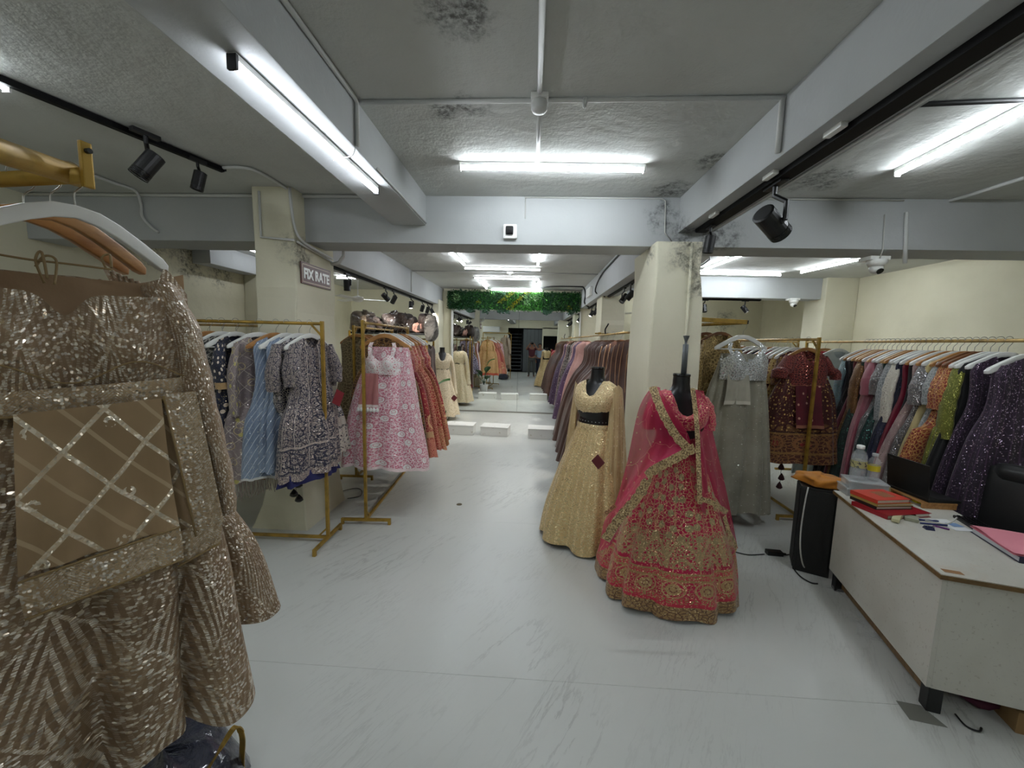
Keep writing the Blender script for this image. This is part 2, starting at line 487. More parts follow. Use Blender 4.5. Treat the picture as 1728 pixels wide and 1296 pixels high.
# ------------------------------------------------------------------ ceiling lamps
def tube_light(a, b, label, dz=.0, cap='white', group=None, lamp='tube'):
    """batten between two points hung with its top at the given height"""
    a = Vector(a); b = Vector(b); m = (a+b)/2
    t = thing('tube_light', label, 'tube light', m, world=True, group=group)
    d = (b-a).normalized()
    MB().bar(a+Vector((0, 0, -.011)), b+Vector((0, 0, -.011)), .034, .022, .003).build('batten', MAT['white'], t)
    n = 10; mb = MB()
    sx = d.cross(Vector((0, 0, 1))); A = a+d*.012+Vector((0, 0, -.026)); B_ = b-d*.012+Vector((0, 0, -.026)); vs = []
    for p in (A, B_):
        for k in range(n+1):
            th = math.radians(-192+204*k/n); vs.append(p+sx*.0165*math.cos(th)+Vector((0, 0, .0165*math.sin(th)-.004)))
    mb.add(vs, [(k, k+1, k+n+2, k+n+1) for k in range(n)]+[tuple(range(n, -1, -1)), tuple(range(n+1, 2*n+2))])
    mb.build('led_tube', MAT[lamp], t, True)
    for p, s in ((a, 1), (b, -1)):
        q = p+d*(.004*s)
        MB().bar(q+Vector((0, 0, -.028))-d*.006, q+Vector((0, 0, -.028))+d*.006, .036, .05, .002).build('end_cap', MAT[cap], t)
    return t
C_ = ZC-.001
tube_light((-.53, 2.74, C_), (.72, 2.77, C_), 'long lit tube light across the ceiling nearest the camera')
tube_light(at_z(390, 88, 2.655), at_z(635, 314, 2.655), 'lit tube light with black end under the left ceiling beam', cap='black', lamp='tube_mid')
tube_light((2.38, 2.82, C_), (2.30, 1.60, C_), 'lit tube light at the upper right edge above the desk')
tube_light((-1.12, 5.05, C_), (-1.09, 6.1, C_), 'slanting lit tube, left of the pair just past the cross beam', lamp='tube_mid')
tube_light((.07, 5.05, C_), (.05, 6.0, C_), 'short upright lit tube, right of the pair just past the cross beam', lamp='tube_mid')
tube_light((-1.14, 6.40, C_), (.1, 6.44, C_), 'lit tube across the ceiling just in front of the white junction box', lamp='tube_mid')
tube_light((-1.12, 7.35, C_), (.1, 7.40, C_), 'lit tube across the ceiling just behind the white junction box', lamp='tube_mid')
tube_light((-1.06, 7.72, C_), (-1.05, 8.75, C_), 'slanting lit tube near the green hedge, on its left', lamp='tube_mid')
tube_light((.06, 7.75, C_), (.05, 8.85, C_), 'short upright lit tube near the green hedge, on its right', lamp='tube_mid')
tube_light((-.98, 8.98, C_), (.2, 9.0, C_), 'lit tube across the ceiling right against the green hedge', lamp='tube_mid')
tube_light((2.60, 6.2, C_), (2.65, 5.1, C_), 'slanting lit tube over the right racks, beside the right column')
tube_light((2.62, 6.5, C_), (3.95, 6.55, C_), 'lit tube parallel to the right cross beam, above the racks')
tube_light((4.10, 6.3, C_), (4.20, 5.2, C_), 'slanting lit tube nearest the right wall, beside the dome camera')
tube_light((-3.92, 5.12, C_), (-3.92, 6.35, C_), 'lit tube in the left bay, half hidden by the sign column', lamp='tube_dim')
tube_light((-3.9, 7.6, C_), (-2.8, 7.7, C_), 'lit tube in the far left bay above the wrapped bags')
tube_light((2.2, 8.4, C_), (3.4, 8.45, C_), 'lit tube in the far right bay behind the right column')
tube_light((-2.6, 1.9, C_), (-2.55, .7, C_), 'lit tube at the left edge above the gold rack arm')
tube_light((-.6, -1.2, C_), (.6, -1.2, C_), 'added lit tube across the ceiling behind the photographer')  # this tube and the next two are added to light the rear wall
tube_light((-3.2, -1.6, C_), (-3.2, -2.8, C_), 'added lit tube on the ceiling at the rear left')  # added fill for the rear left
tube_light((3.6, -.6, C_), (3.6, -1.8, C_), 'added lit tube on the ceiling at the rear right')  # added fill for the rear right

# ------------------------------------------------------------------ tracks and spot heads
def track(a, b, label, w=.036):
    a = Vector(a); b = Vector(b)
    t = thing('lighting_track', label, 'track', (a+b)/2, world=True)
    d = (b-a).normalized()
    MB().bar(a+Vector((0, 0, -.01)), b+Vector((0, 0, -.016)), w, .032, .002).build('rail', MAT['track'], t)
    MB().bar(a-d*.03+Vector((0, 0, -.012)), a+Vector((0, 0, -.012)), w+.006, .026, .002).build('feed_end', MAT['black'], t)
    MB().bar(b+Vector((0, 0, -.012)), b+d*.012+Vector((0, 0, -.012)), w+.004, .024, .002).build('end_cap', MAT['black'], t)
    return t
MAT['lens_off'] = plain('unlit_spot_lens', (60, 62, 64), 0.1)
def spot(p, aim, label, lit=False, size=1.0, along=(0, 1, 0), group=None, watts=9.0):
    """track head: adapter on the track at p, bent arm, drum pointing along aim"""
    p = Vector(p); al = Vector(along).normalized(); s = size
    t = thing('track_spotlight', label, 'spotlight', p, world=True, group=group)
    MB().bar(p-al*.055*s+Vector((0, 0, -.012)), p+al*.055*s+Vector((0, 0, -.012)), .03*s, .024, .003).build('adapter', MAT['black'], t)
    aim = Vector(aim).normalized(); sd = aim.cross(Vector((0, 0, 1)))
    if sd.length < .1: sd = Vector((1, 0, 0))
    sd.normalize()
    c = p+Vector((0, 0, -.15*s))
    MB().tube([p+Vector((0, 0, -.02)), p+Vector((0, 0, -.05*s)), p+sd*.048*s+Vector((0, 0, -.085*s)), c+sd*.048*s], .0095*s, 8).build('arm', MAT['black'], t)
    MB().lathe([(.006*s, 0), (.012*s, .004), (.012*s, .012)], 10, c+sd*.044*s, -sd).build('pivot_knob', MAT['black'], t)
    L = .13*s; r = .039*s
    dr = MB().lathe([(r*.82, -L*.5), (r, -L*.47), (r, L*.28), (r*.96, L*.29), (r*.96, L*.32), (r, L*.33), (r, L*.5), (r*.86, L*.5), (r*.8, L*.44)], 22, c, aim).build('drum', MAT['black'], t)
    if s > 1.15:
        for k in range(5):
            MB().lathe([(r*1.0, 0), (r*1.025, .001), (r*1.025, .004), (r*1.0, .005)], 22, c+aim*(L*.3+k*.0085), aim, False).build('cooling_ring', MAT['gloss_black'], dr)
    MB().lathe([(r*.8, 0), (r*.78, .003)], 20, c+aim*L*.43, aim).build('lens', MAT['lamp_lit'] if lit else MAT['lens_off'], t)
    if lit:
        l = bpy.data.lights.new('spot_bulb', 'SPOT'); l.energy = watts; l.spot_size = math.radians(75); l.spot_blend = .8
        l.shadow_soft_size = .03; l.color = (1, .95, .86)
        o = bpy.data.objects.new('spot_bulb', l); COL.objects.link(o); o.parent = t
        o.location = (c+aim*(L*.55))-p
        o.rotation_euler = Vector((0, 0, -1)).rotation_difference(aim).to_euler()
    return t
# upper left track on the ceiling
track((-3.05, .35, C_), at_z(376, 283, 2.89), 'black lighting track on the ceiling at the upper left')
_t0 = Vector((-3.05, .35, C_)); _t1 = at_z(376, 283, 2.89); _d = (_t1-_t0).normalized()
def _on(px, py, z=2.875): return at_z(px, py, z)
spot(_on(245, 222), (-.45, -.35, -.9), 'larger black spotlight on the upper left track, tilted down', size=1.25, along=_d)
spot(_on(333, 268), (-.2, -.1, -.95), 'smaller black spotlight at the end of the upper left track', size=.95, along=_d)
# right beam track
track((1.30, -.6, 2.618), (1.30, 3.22, 2.618), 'long black lighting track under the right ceiling beam', .078)
spot((1.30, 2.28, 2.60), (.72, .35, -.42), 'large black ribbed spotlight hanging from the right beam track', size=1.45, along=(0, 1, 0))
spot((1.30, 3.05, 2.60), (-.1, .08, -1), 'small black spotlight at the end of the right beam track', size=.95, along=(0, 1, 0))
# far left beam track
track((-2.28, 3.75, 2.498), (-2.28, 8.95, 2.498), 'black lighting track under the far left beam')
FL = [(4.15, (-.7, .3, -.55), False, 'first black spotlight past the sign column, turned left'), (4.7, (0, .05, -1), False, 'second black spotlight past the sign column, pointing straight down'),
      (5.95, (.55, .6, -.75), True, 'lit spotlight of the crossed pair on the far left track, left head'), (6.3, (-.5, .3, -.7), True, 'lit spotlight of the crossed pair on the far left track, right head'),
      (7.2, (0, -.1, -1), True, 'lit spotlight pointing straight down over the wrapped bags'), (7.95, (-.3, .2, -.8), False, 'spotlight third from the end of the far left track'),
      (8.35, (-.35, .3, -.8), False, 'spotlight second from the end of the far left track'), (8.75, (.45, -.1, -.8), True, 'lit spotlight at the far end of the far left track')]
for y, a, lt, lb in FL: spot((-2.28, y, 2.48), a, lb, lt, 1.0, (0, 1, 0))
# far right beam track
track((1.25, 4.0, 2.498), (1.25, 6.6, 2.498), 'black lighting track under the far right beam')
track((1.25, 7.3, 2.498), (1.25, 8.9, 2.498), 'short black lighting track behind the second right column')
for y, a, lt, lb in [(4.55, (-.55, .1, -.7), True, 'lit spotlight nearest the right column on the far right track'), (5.15, (-.5, .1, -.6), False, 'unlit spotlight, right one of the dark pair on the far right track'),
                     (5.5, (-.45, -.2, -.6), False, 'unlit spotlight, left one of the dark pair on the far right track'),
                     (7.5, (-.5, .1, -.7), True, 'lit spotlight first behind the second right column'), (7.9, (-.5, 0, -.7), False, 'unlit spotlight between two lit ones behind the second right column'),
                     (8.4, (-.5, -.1, -.8), True, 'lit spotlight beside the green hedge on the right')]:
    spot((1.25, y, 2.48), a, lb, lt, 1.0, (0, 1, 0))
# right bay track under the far cross beam
track((1.9, 7.15, 2.548), (4.0, 7.15, 2.548), 'black lighting track under the right cross beam')
for x, a, lt, lb in [(2.35, (-.5, -.2, -.8), False, 'tilted black spotlight on the right bay track beside the column'), (3.05, (0, -.3, -.9), False, 'middle black spotlight on the right bay track'), (3.75, (.5, -.3, -.75), True, 'lit spotlight at the right end of the right bay track')]:
    spot((x, 7.15, 2.53), a, lb, lt, 1.05, (1, 0, 0))

# ------------------------------------------------------------------ conduits, boxes, cameras
def pipe(name, pts, r, mat, label, cat='conduit', n=8, smooth=0, group=None):
    p = smooth_path(pts, smooth) if smooth else [Vector(q) for q in pts]
    return solo(name, MB().tube(p, r, n), mat, label, cat, group, True)
zc = ZC-.012
yj = 2.04
pipe('conduit', [(-.93, yj+.02, zc), (1.17, yj, zc)], .011, MAT['conduit'], 'white conduit pipe running across the ceiling through the round box')
pipe('conduit', [(.0, .6, zc), (.0, yj-.06, zc)], .013, MAT['conduit'], 'white conduit pipe from the top edge to the round box')
pipe('conduit', [(.0, yj+.06, zc), (.0, 2.72, zc)], .011, MAT['conduit'], 'white conduit pipe from the round box to the tube light')
jb = thing('junction_box', 'round white ceiling junction box where the conduits cross', 'junction box', (0, yj, ZC), world=True)
MB().box((0, yj, ZC-.012), (.085, .085, .022), bev=.004).build('base_plate', MAT['white'], jb)
MB().lathe([(.036, 0), (.04, -.008), (.04, -.035), (.034, -.048), (.012, -.052), (.0, -.052)], 20, (0, yj, ZC-.022)).build('cover', MAT['conduit'], jb, True)
pipe('plaster_hook', [(.22, yj, ZC-.005), (.215, yj-.01, ZC-.035), (.22, yj-.015, ZC-.06), (.228, yj-.008, ZC-.035), (.226, yj, ZC-.003)], .006, MAT['conduit'], 'small whitewashed loop hanging from the ceiling beside the round box', 'hook', 6, 4)
# left beam: casing along the top of its right face and a drop
pipe('conduit', [(-.918, .5, 2.885), (-.918, 2.02, 2.885), (-.918, 2.04, 2.87), (-.918, 2.04, 2.67)], .011, MAT['conduit'], 'white conduit along the top of the left beam, dropping down its face')
pipe('conduit', [(-.922, 2.3, 2.672), (-.922, 3.33, 2.672)], .006, MAT['conduit'], 'thin white casing along the lower edge of the left beam')
pipe('loose_wire', [(-.93, 2.04, 2.68), (-.95, 2.05, 2.63), (-1.0, 2.06, 2.62), (-.97, 2.07, 2.6), (-1.03, 2.08, 2.635), (-1.08, 2.1, 2.625)], .003, MAT['whitecable'], 'loose white wire joining the left beam tube light', 'wire', 6, 6)
pipe('conduit', [(1.158, yj, 2.885), (1.158, yj, 2.64)], .013, MAT['conduit'], 'white conduit dropping down the face of the right beam')
pipe('conduit', [(-.1, 3.343, 2.89), (1.02, 3.343, 2.885), (1.05, 3.343, 2.87), (1.06, 3.343, 2.62), (1.12, 3.34, 2.55)], .005, MAT['whitecable'], 'thin white wire along the top of the cross beam, dropping at the right column', n=6)
pipe('conduit', [(-.09, 3.343, 2.885), (-.09, 3.343, 2.72)], .0035, MAT['whitecable'], 'thin white wire dropping to the square camera', n=6)
pipe('conduit', [(-4.5, 3.335, 2.885), (-1.25, 3.335, 2.885)], .014, MAT['conduit'], 'white casing along the top of the left cross beam')
a = at_y(520, 335, 3.17)
pipe('flexible_cable', [at_z(376, 283, 2.885), at_z(410, 283, 2.885), at_z(440, 292, 2.885), at_z(490, 322, 2.885), (-1.99, 3.16, 2.87), (-1.97, 3.165, 2.62), (-1.94, 3.2, 2.5), (-1.93, 3.4, 2.46), (-1.93, 3.7, 2.44)], .011, MAT['conduit'], 'grey flexible conduit from the upper left track down to the sign column', 'conduit', 8, 6)
pipe('flexible_cable', [at_z(150, 293, 2.885), at_z(190, 308, 2.885), at_z(228, 322, 2.885), at_y(238, 345, 3.33), at_y(240, 365, 3.33), at_y(255, 383, 3.33), at_y(268, 392, 3.34)], .011, MAT['conduit'], 'grey flexible conduit running down the left cross beam', 'conduit', 8, 6)
pipe('conduit', [(-2.25, 3.166, 2.86), (-2.25, 3.166, 2.50), (-1.97, 3.166, 2.48)], .010, MAT['conduit'], 'white casing bent down the front top of the sign column')
pipe('conduit', [(-1.962, 3.19, 2.475), (-1.962, 3.8, 2.42)], .010, MAT['conduit'], 'white casing on the sign face of the left column')
pipe('conduit', [(1.23, 3.192, 2.5), (1.235, 3.19, 1.2)], .012, MAT['cream2'], 'cream casing running down the front of the right column')
# right bay
pipe('conduit', [at_y(1530, 358, 3.335), at_y(1527, 445, 3.335)], .014, MAT['conduit'], 'white casing dropping down the right cross beam above the dome camera')
pipe('conduit', [at_z(1728, 300, 2.888), at_z(1640, 328, 2.888), at_z(1540, 357, 2.888)], .013, MAT['conduit'], 'white casing on the right ceiling running to the cross beam')
pipe('conduit', [(1.45, 3.34, 2.89), (2.9, 3.34, 2.885)], .006, MAT['whitecable'], 'thin wire along the top of the right cross beam')
pipe('conduit', [at_y(1493, 362, 3.34), at_y(1490, 420, 3.34), at_y(1485, 436, 3.34)], .004, MAT['whitecable'], 'thin white wire dropping to the dome camera', n=6)
pipe('ceiling_cable', [(1.46, 2.13, ZC-.01), (2.1, 2.08, ZC-.012), (3.4, 2.0, ZC-.01)], .012, MAT['blackcable'], 'black cable clipped along the right ceiling', 'cable')
# casing cable beside the right track with clips
pipe('conduit', [(1.40, -.5, 2.612), (1.40, 2.6, 2.612), (1.385, 3.2, 2.606)], .006, MAT['conduit'], 'white wire running beside the right beam track')
for k, y in enumerate((1.78, 2.22, 2.86)):
    solo('cable_clip', MB().box((1.235, y, 2.61), (.03, .1, .022), bev=.006), MAT['white'], ['white clip on the right beam farthest from the column', 'white clip on the right beam beside the large spotlight', 'white clip on the right beam nearest the column'][k], 'clip', 'clips beside the right track')
# far bay conduits
pipe('conduit', [(-2.15, 6.85, zc), (-.4, 6.86, zc), (1.1, 6.9, zc)], .009, MAT['conduit'], 'thin conduit across the far ceiling through the small white box')
b = thing('junction_box', 'small white junction box between two far tube lights', 'junction box', (-.42, 6.87, ZC), world=True)
MB().box((-.42, 6.87, ZC-.02), (.11, .11, .04), bev=.005).build('base_plate', MAT['white'], b)
MB().lathe([(.03, 0), (.03, -.02), (.0, -.022)], 12, (-.42, 6.87, ZC-.04)).build('cover', MAT['white'], b)
pipe('ceiling_cable', [(.18, 8.75, zc), (.35, 8.45, zc), (.95, 8.4, zc), (1.06, 8.38, ZC-.05), (1.085, 8.3, 2.7), (1.08, 8.35, 2.55), (1.2, 8.5, 2.47)], .016, MAT['blackcable'], 'black cable looping from the hedge tube to the far right beam', 'cable', 8, 5)
pipe('ceiling_cable', [(1.085, 4.2, 2.86), (1.085, 5.6, 2.84), (1.085, 6.5, 2.80), (1.07, 6.9, 2.6), (1.2, 6.7, 2.49)], .012, MAT['blackcable'], 'black cable along the face of the far right beam', 'cable', 8, 5)
pipe('ceiling_cable', [(1.45, 5.2, zc), (2.3, 5.35, zc), (2.5, 6.4, zc)], .009, MAT['blackcable'], 'dark cable across the right bay ceiling between the tubes', 'cable', 8, 4)
pipe('conduit', [(-2.14, 6.8, 2.88), (-2.14, 6.8, 2.52)], .01, MAT['conduit'], 'thin casing dropping down the far left beam')
pipe('conduit', [at_y(580, 414, 3.69), at_y(580, 432, 3.69), at_y(572, 443, 3.72), at_y(560, 446, 3.75)], .016, MAT['conduit'], 'bent grey pipe on the sign column below the cross beam')
ab = thing('cable_box', 'white box on the far right beam behind the second column', 'cable box', (1.08, 7.4, 2.6), world=True)
MB().box((1.075, 7.7, 2.68), (.05, .55, .16), bev=.008).build('body', MAT['white'], ab)
MB().box((1.048, 7.7, 2.68), (.006, .5, .12), bev=.002).build('lid', MAT['conduit'], ab)
# square camera on the cross beam
q = at_y(861, 391, 3.33)
sc = thing('security_camera', 'square white camera with black lens on the cross beam', 'camera', q, world=True)
MB().box(q+Vector((0, .0, 0)), (.115, .035, .115), bev=.012).build('back_box', MAT['white'], sc)
MB().box(q+Vector((-.005, -.022, .004)), (.066, .03, .07), bev=.014).build('lens_housing', MAT['gloss_black'], sc)
for sx in (-1, 1):
    for sz in (-1, 1):
        MB().lathe([(.005, 0), (.005, .003)], 8, q+Vector((sx*.045, -.018, sz*.045)), (0, -1, 0)).build('screw', MAT['conduit'], sc)
# dome cameras
def dome(q, label, s=1.0, plate=None):
    q = Vector(q); t = thing('dome_camera', label, 'camera', q, world=True)
    MB().box(q+Vector((0, .03, -.012)), (.15*s, .12*s, .03*s), bev=.006).build('mount_plate', MAT['white'], t)
    MB().lathe([(.062*s, -.02), (.064*s, -.045*s), (.05*s, -.075*s)], 22, q).build('collar', MAT['white'], t, True)
    c = q+Vector((0, 0, -.085*s))
    prof = [(.045*s*math.cos(a), .045*s*math.sin(a)) for a in [math.pi/2-i*math.pi/10 for i in range(11)]]
    MB().lathe([(max(r, .0005), z) for r, z in prof], 20, c).build('eyeball', MAT['white'], t, True)
    ax = Vector((.1, -.75, -.65)).normalized()
    MB().lathe([(.022*s, 0), (.024*s, .012*s), (.0, .0125*s)], 16, c+ax*.036*s, ax).build('lens', MAT['gloss_black'], t)
dome(at_y(1480, 440, 3.4)+Vector((0, 0, .03)), 'white dome camera under the right cross beam', 1.05)
dome((4.45, 6.95, 2.55), 'small white dome camera at the end of the right far beam', 1.1)
# sign
g = G('maroon_sign_board', 'Object'); g.put('Base Color', g.mix(g.noise(30, 3), (98, 66, 62), (112, 80, 74))); g.put('Roughness', .5)
MAT['sign'] = g.mat; MAT['sign_edge'] = plain('cream_sign_print', (214, 198, 172), .5)
sg = thing('fix_rate_sign', 'maroon FIX RATE sign with white letters on the left column', 'sign', (-1.972, 3.5, 2.2), world=True)
p = [at_x(507, 440, -1.967), at_x(557, 458, -1.967), at_x(557, 489, -1.967), at_x(507, 478, -1.967)]
y0, y1 = p[0].y, p[1].y; z1 = (p[0].z+p[1].z)/2; z0 = (p[2].z+p[3].z)/2
MB().box2((-1.972, y0, z0), (-1.962, y1, z1), .001).build('board', MAT['sign'], sg)
e = .014; t_ = .006
for (a, b) in (((y0+e, z1-e), (y1-e, z1-e-t_)), ((y0+e, z0+e), (y1-e, z0+e+t_)), ((y0+e, z0+e), (y0+e+t_, z1-e)), ((y1-e-t_, z0+e), (y1-e, z1-e))):
    MB().box2((-1.9625, a[0], a[1]), (-1.9610, b[0], b[1])).build('printed_border', MAT['sign_edge'], sg)
def text_mesh(body, height, width, depth=.002, bold=0.045):
    cu = bpy.data.curves.new('txt', 'FONT'); cu.body = body; cu.size = 1; cu.extrude = .01; cu.offset = bold
    cu.align_x = 'CENTER'; cu.align_y = 'CENTER'
    o = bpy.data.objects.new('txt', cu); COL.objects.link(o)
    dg = bpy.context.evaluated_depsgraph_get(); me = bpy.data.meshes.new_from_object(o.evaluated_get(dg))
    bpy.data.objects.remove(o)
    a = np.array([v.co[:] for v in me.vertices]); mn, mxx = a.min(0), a.max(0); c = (mn+mxx)/2
    for v in me.vertices:
        v.co = ((v.co.x-c[0])/(mxx[0]-mn[0])*width, (v.co.y-c[1])/(mxx[1]-mn[1])*height, (v.co.z-c[2])/.02*depth)
    return me
me = text_mesh('FIX RATE', (z1-z0)*.5, (y1-y0)*.86); me.materials.append(MAT['white'])
o = bpy.data.objects.new('lettering', me); COL.objects.link(o); o.parent = sg
# text x -> +y, text y -> z, normal -> +x
o.rotation_euler = Matrix(((0, 0, 1), (1, 0, 0), (0, 1, 0))).to_euler()
o.location = Vector((-1.9605, (y0+y1)/2, (z0+z1)/2))-Vector((-1.972, 3.5, 2.2))
# far left ceiling fan
fn = thing('ceiling_fan', 'white ceiling fan in the far left bay', 'fan', (-3.15, 6.0, 2.9), world=True)
fc = at_y(604, 505, 6.9)
fn.location = (fc.x, fc.y, ZC); ORG[fn.name] = (fc.x, fc.y, ZC)
MB().tube([(fc.x, fc.y, ZC), (fc.x, fc.y, fc.z+.03)], .012).build('down_rod', MAT['white'], fn)
MB().lathe([(.02, .06), (.09, .04), (.1, .0), (.07, -.04), (.0, -.05)], 20, fc).build('motor', MAT['white'], fn, True)
for k in range(3):
    a = math.radians(25+120*k); d = Vector((math.cos(a), math.sin(a), 0))
    m = Matrix.Rotation(a, 3, 'Z') @ Matrix.Rotation(math.radians(10), 3, 'X')
    MB().box(fc+d*.36, (.52, .12, .008), m, .003).build('blade', MAT['white'], fn)
fn2 = thing('ceiling_fan', 'white ceiling fan in the far right bay', 'fan', (2.3, 8.5, 2.9), world=True)
fc = Vector((2.45, 8.9, 2.42)); fn2.location = (fc.x, fc.y, ZC); ORG[fn2.name] = (fc.x, fc.y, ZC)
MB().tube([(fc.x, fc.y, ZC), (fc.x, fc.y, fc.z+.03)], .012).build('down_rod', MAT['white'], fn2)
MB().lathe([(.02, .06), (.09, .04), (.1, .0), (.07, -.04), (.0, -.05)], 20, fc).build('motor', MAT['white'], fn2, True)
for k in range(3):
    a = math.radians(5+120*k); d = Vector((math.cos(a), math.sin(a), 0))
    m = Matrix.Rotation(a, 3, 'Z') @ Matrix.Rotation(math.radians(10), 3, 'X')
    MB().box(fc+d*.36, (.52, .12, .008), m, .003).build('blade', MAT['white'], fn2)

# ------------------------------------------------------------------ mirror wall, hedge, steps
g = G('mirror_glass', 'Object'); g.put('Base Color', (236, 240, 238)); g.put('Metallic', 1.0); g.put('Roughness', 0.0)
MAT['mirror'] = g.mat
mr = thing('mirror_panel', 'floor to ceiling two pane mirror on the far wall', 'mirror', (-.42, 9.12, 0), world=True)
XM0, XM1, XMM, ZM, YM = -1.87, 1.08, -.32, 2.40, 9.10
MB().box2((XM0, YM, .03), (XMM-.002, YM+.008, ZM)).build('pane', MAT['mirror'], mr)
MB().box2((XMM+.002, YM, .03), (XM1, YM+.008, ZM)).build('pane', MAT['mirror'], mr)
MB().box2((XM0-.05, YM-.02, 0), (XM0, YM+.04, ZM+.03), .003).build('frame', MAT['white'], mr)
MB().box2((XM1, YM-.02, 0), (XM1+.03, YM+.04, ZM+.03), .003).build('frame', MAT['white'], mr)
MB().box2((XM0, YM-.012, ZM), (XM1, YM+.04, ZM+.03), .003).build('frame', MAT['white'], mr)
MB().box2((XM0, YM-.008, 0), (XM1, YM+.04, .03), .002).build('frame', plain('worn_grey_mirror_trim', (140, 138, 130), .6), mr)
MB().box2((XM0-.05, YM+.03, 0), (XM1+.03, 9.158, ZM+.03)).build('backing', plain('dark_backing_board', (28, 30, 30), .8), mr)
def leaf_mat(name, c, c2):
    g = G(name, 'Object'); g.is2d = False
    g.put('Base Color', g.mix(g.noise(9, 2).ss(.35, .65), c, c2)); g.put('Roughness', .42)
    return g.mat
LEAF = [leaf_mat('dark_green_leaf', (20, 58, 26), (34, 84, 34)), leaf_mat('bright_green_leaf', (58, 130, 44), (96, 168, 70)),
        leaf_mat('yellow_leaf', (170, 160, 30), (128, 140, 30)), leaf_mat('pale_green_leaf', (128, 176, 116), (160, 196, 140)), leaf_mat('grey_green_leaf', (60, 96, 74), (44, 82, 58))]
def leaf_pts(c, d, n, L, W, fold=.25):
    """one small pointed leaf of four triangles"""
    d = d.normalized(); x = d.cross(n)
    if x.length < 1e-4: x = d.cross(Vector((1, 0, 0)))
    x.normalize(); n = x.cross(d)
    return [c, c+d*L*.45+x*W+n*W*fold, c+d*L, c+d*L*.45-x*W+n*W*fold, c+d*L*.5], [(0, 1, 4), (1, 2, 4), (4, 2, 3), (0, 4, 3)]
hd = thing('leaf_hedge_panel', 'artificial green leaf panel above the mirror', 'greenery', (-.42, 9.1, 2.43), world=True)
MB().box2((-1.98, 9.08, 2.435), (1.06, 9.158, 2.83)).build('backing', LEAF[0], hd)
rnd = random.Random(11); mbs = [MB() for _ in LEAF]
for i in range(9000):
    x = rnd.uniform(-1.99, 1.07); z = rnd.uniform(2.42, 2.845); t = (x+1.98)/3.04
    k = 0
    r = rnd.random()
    if .45 < t < .72: k = 1 if r < .62 else 0
    elif t < .2: k = 4 if r < .25 else 0
    else: k = 1 if r < .16 else (4 if r < .35 else 0)
    if abs((x+.72)-(z-2.64)*1.3) < .07 and z > 2.57 and r < .6: k = 2
    if abs((x+.46)-(z-2.53)*1.1) < .07 and r < .6: k = 2
    if math.hypot(x+1.28, z-2.58) < .06 and r < .5: k = 2
    if math.hypot((x-.8), z-2.5) < .07 and r < .4: k = 2
    if (math.hypot(x+.17, z-2.66) < .11 or math.hypot(x-.05, z-2.7) < .08 or math.hypot(x+1.78, z-2.68) < .09) and r < .5: k = 3
    c = Vector((x, 9.06-rnd.uniform(0, .045), z))
    d = Vector((rnd.gauss(0, 1), -rnd.uniform(.4, 1.2), rnd.gauss(-.2, 1)))
    L = rnd.uniform(.03, .06) if k != 3 else rnd.uniform(.06, .1)
    mbs[k].add(*leaf_pts(c, d, Vector((rnd.gauss(0, 1), -1, rnd.gauss(0, 1))), L, L*(.24 if k != 3 else .1)))
for j in range(9):
    cx = rnd.choice([-.75, -.7, -.66, .3, .34, .25, -1.1, .9, -1.5])+rnd.uniform(-.05, .05)
    for i in range(60):
        c = Vector((cx+rnd.gauss(0, .045), 9.05-rnd.uniform(0, .03), 2.44-abs(rnd.gauss(0, .035))))
        mbs[4].add(*leaf_pts(c, Vector((rnd.gauss(0, 1), -.6, rnd.gauss(-.5, .8))), Vector((0, -1, .2)), .05, .01))
for k, nm in enumerate(('dark_leaves', 'bright_leaves', 'yellow_leaves', 'pale_leaves', 'grey_green_leaves')):
    mbs[k].build(nm, LEAF[k], hd)['kind'] = 'stuff'
def step_mat():
    g = G('scuffed_white_paint', 'WORLD'); g.is2d = False
    g.put('Base Color', g.mix(g.noise(9, 5, rough=.7).ss(.6, .72), (226, 226, 222), (176, 168, 146))); g.put('Roughness', .5); return g.mat
MAT['step'] = step_mat()
def step(c, w, d, h, rz, label):
    t = thing('step_box', label, 'step', (c[0], c[1], 0), rz, 'step boxes in front of the mirror')
    MB().box((0, 0, h/2-.006), (w, d, h-.012), bev=.004).build('body', MAT['step'], t)
    MB().box((0, 0, h-.006), (w+.012, d+.012, .012), bev=.003).build('top_board', MAT['step'], t)
step((-1.27, 6.92), .52, .32, .175, math.radians(-1), 'low white box step on the left, chipped at its corner')
step((-.62, 6.92), .50, .34, .165, math.radians(-6), 'low white box step in the middle before the mirror')
step((.23, 6.84), .50, .33, .175, math.radians(-1), 'low white box step on the right before the mirror')

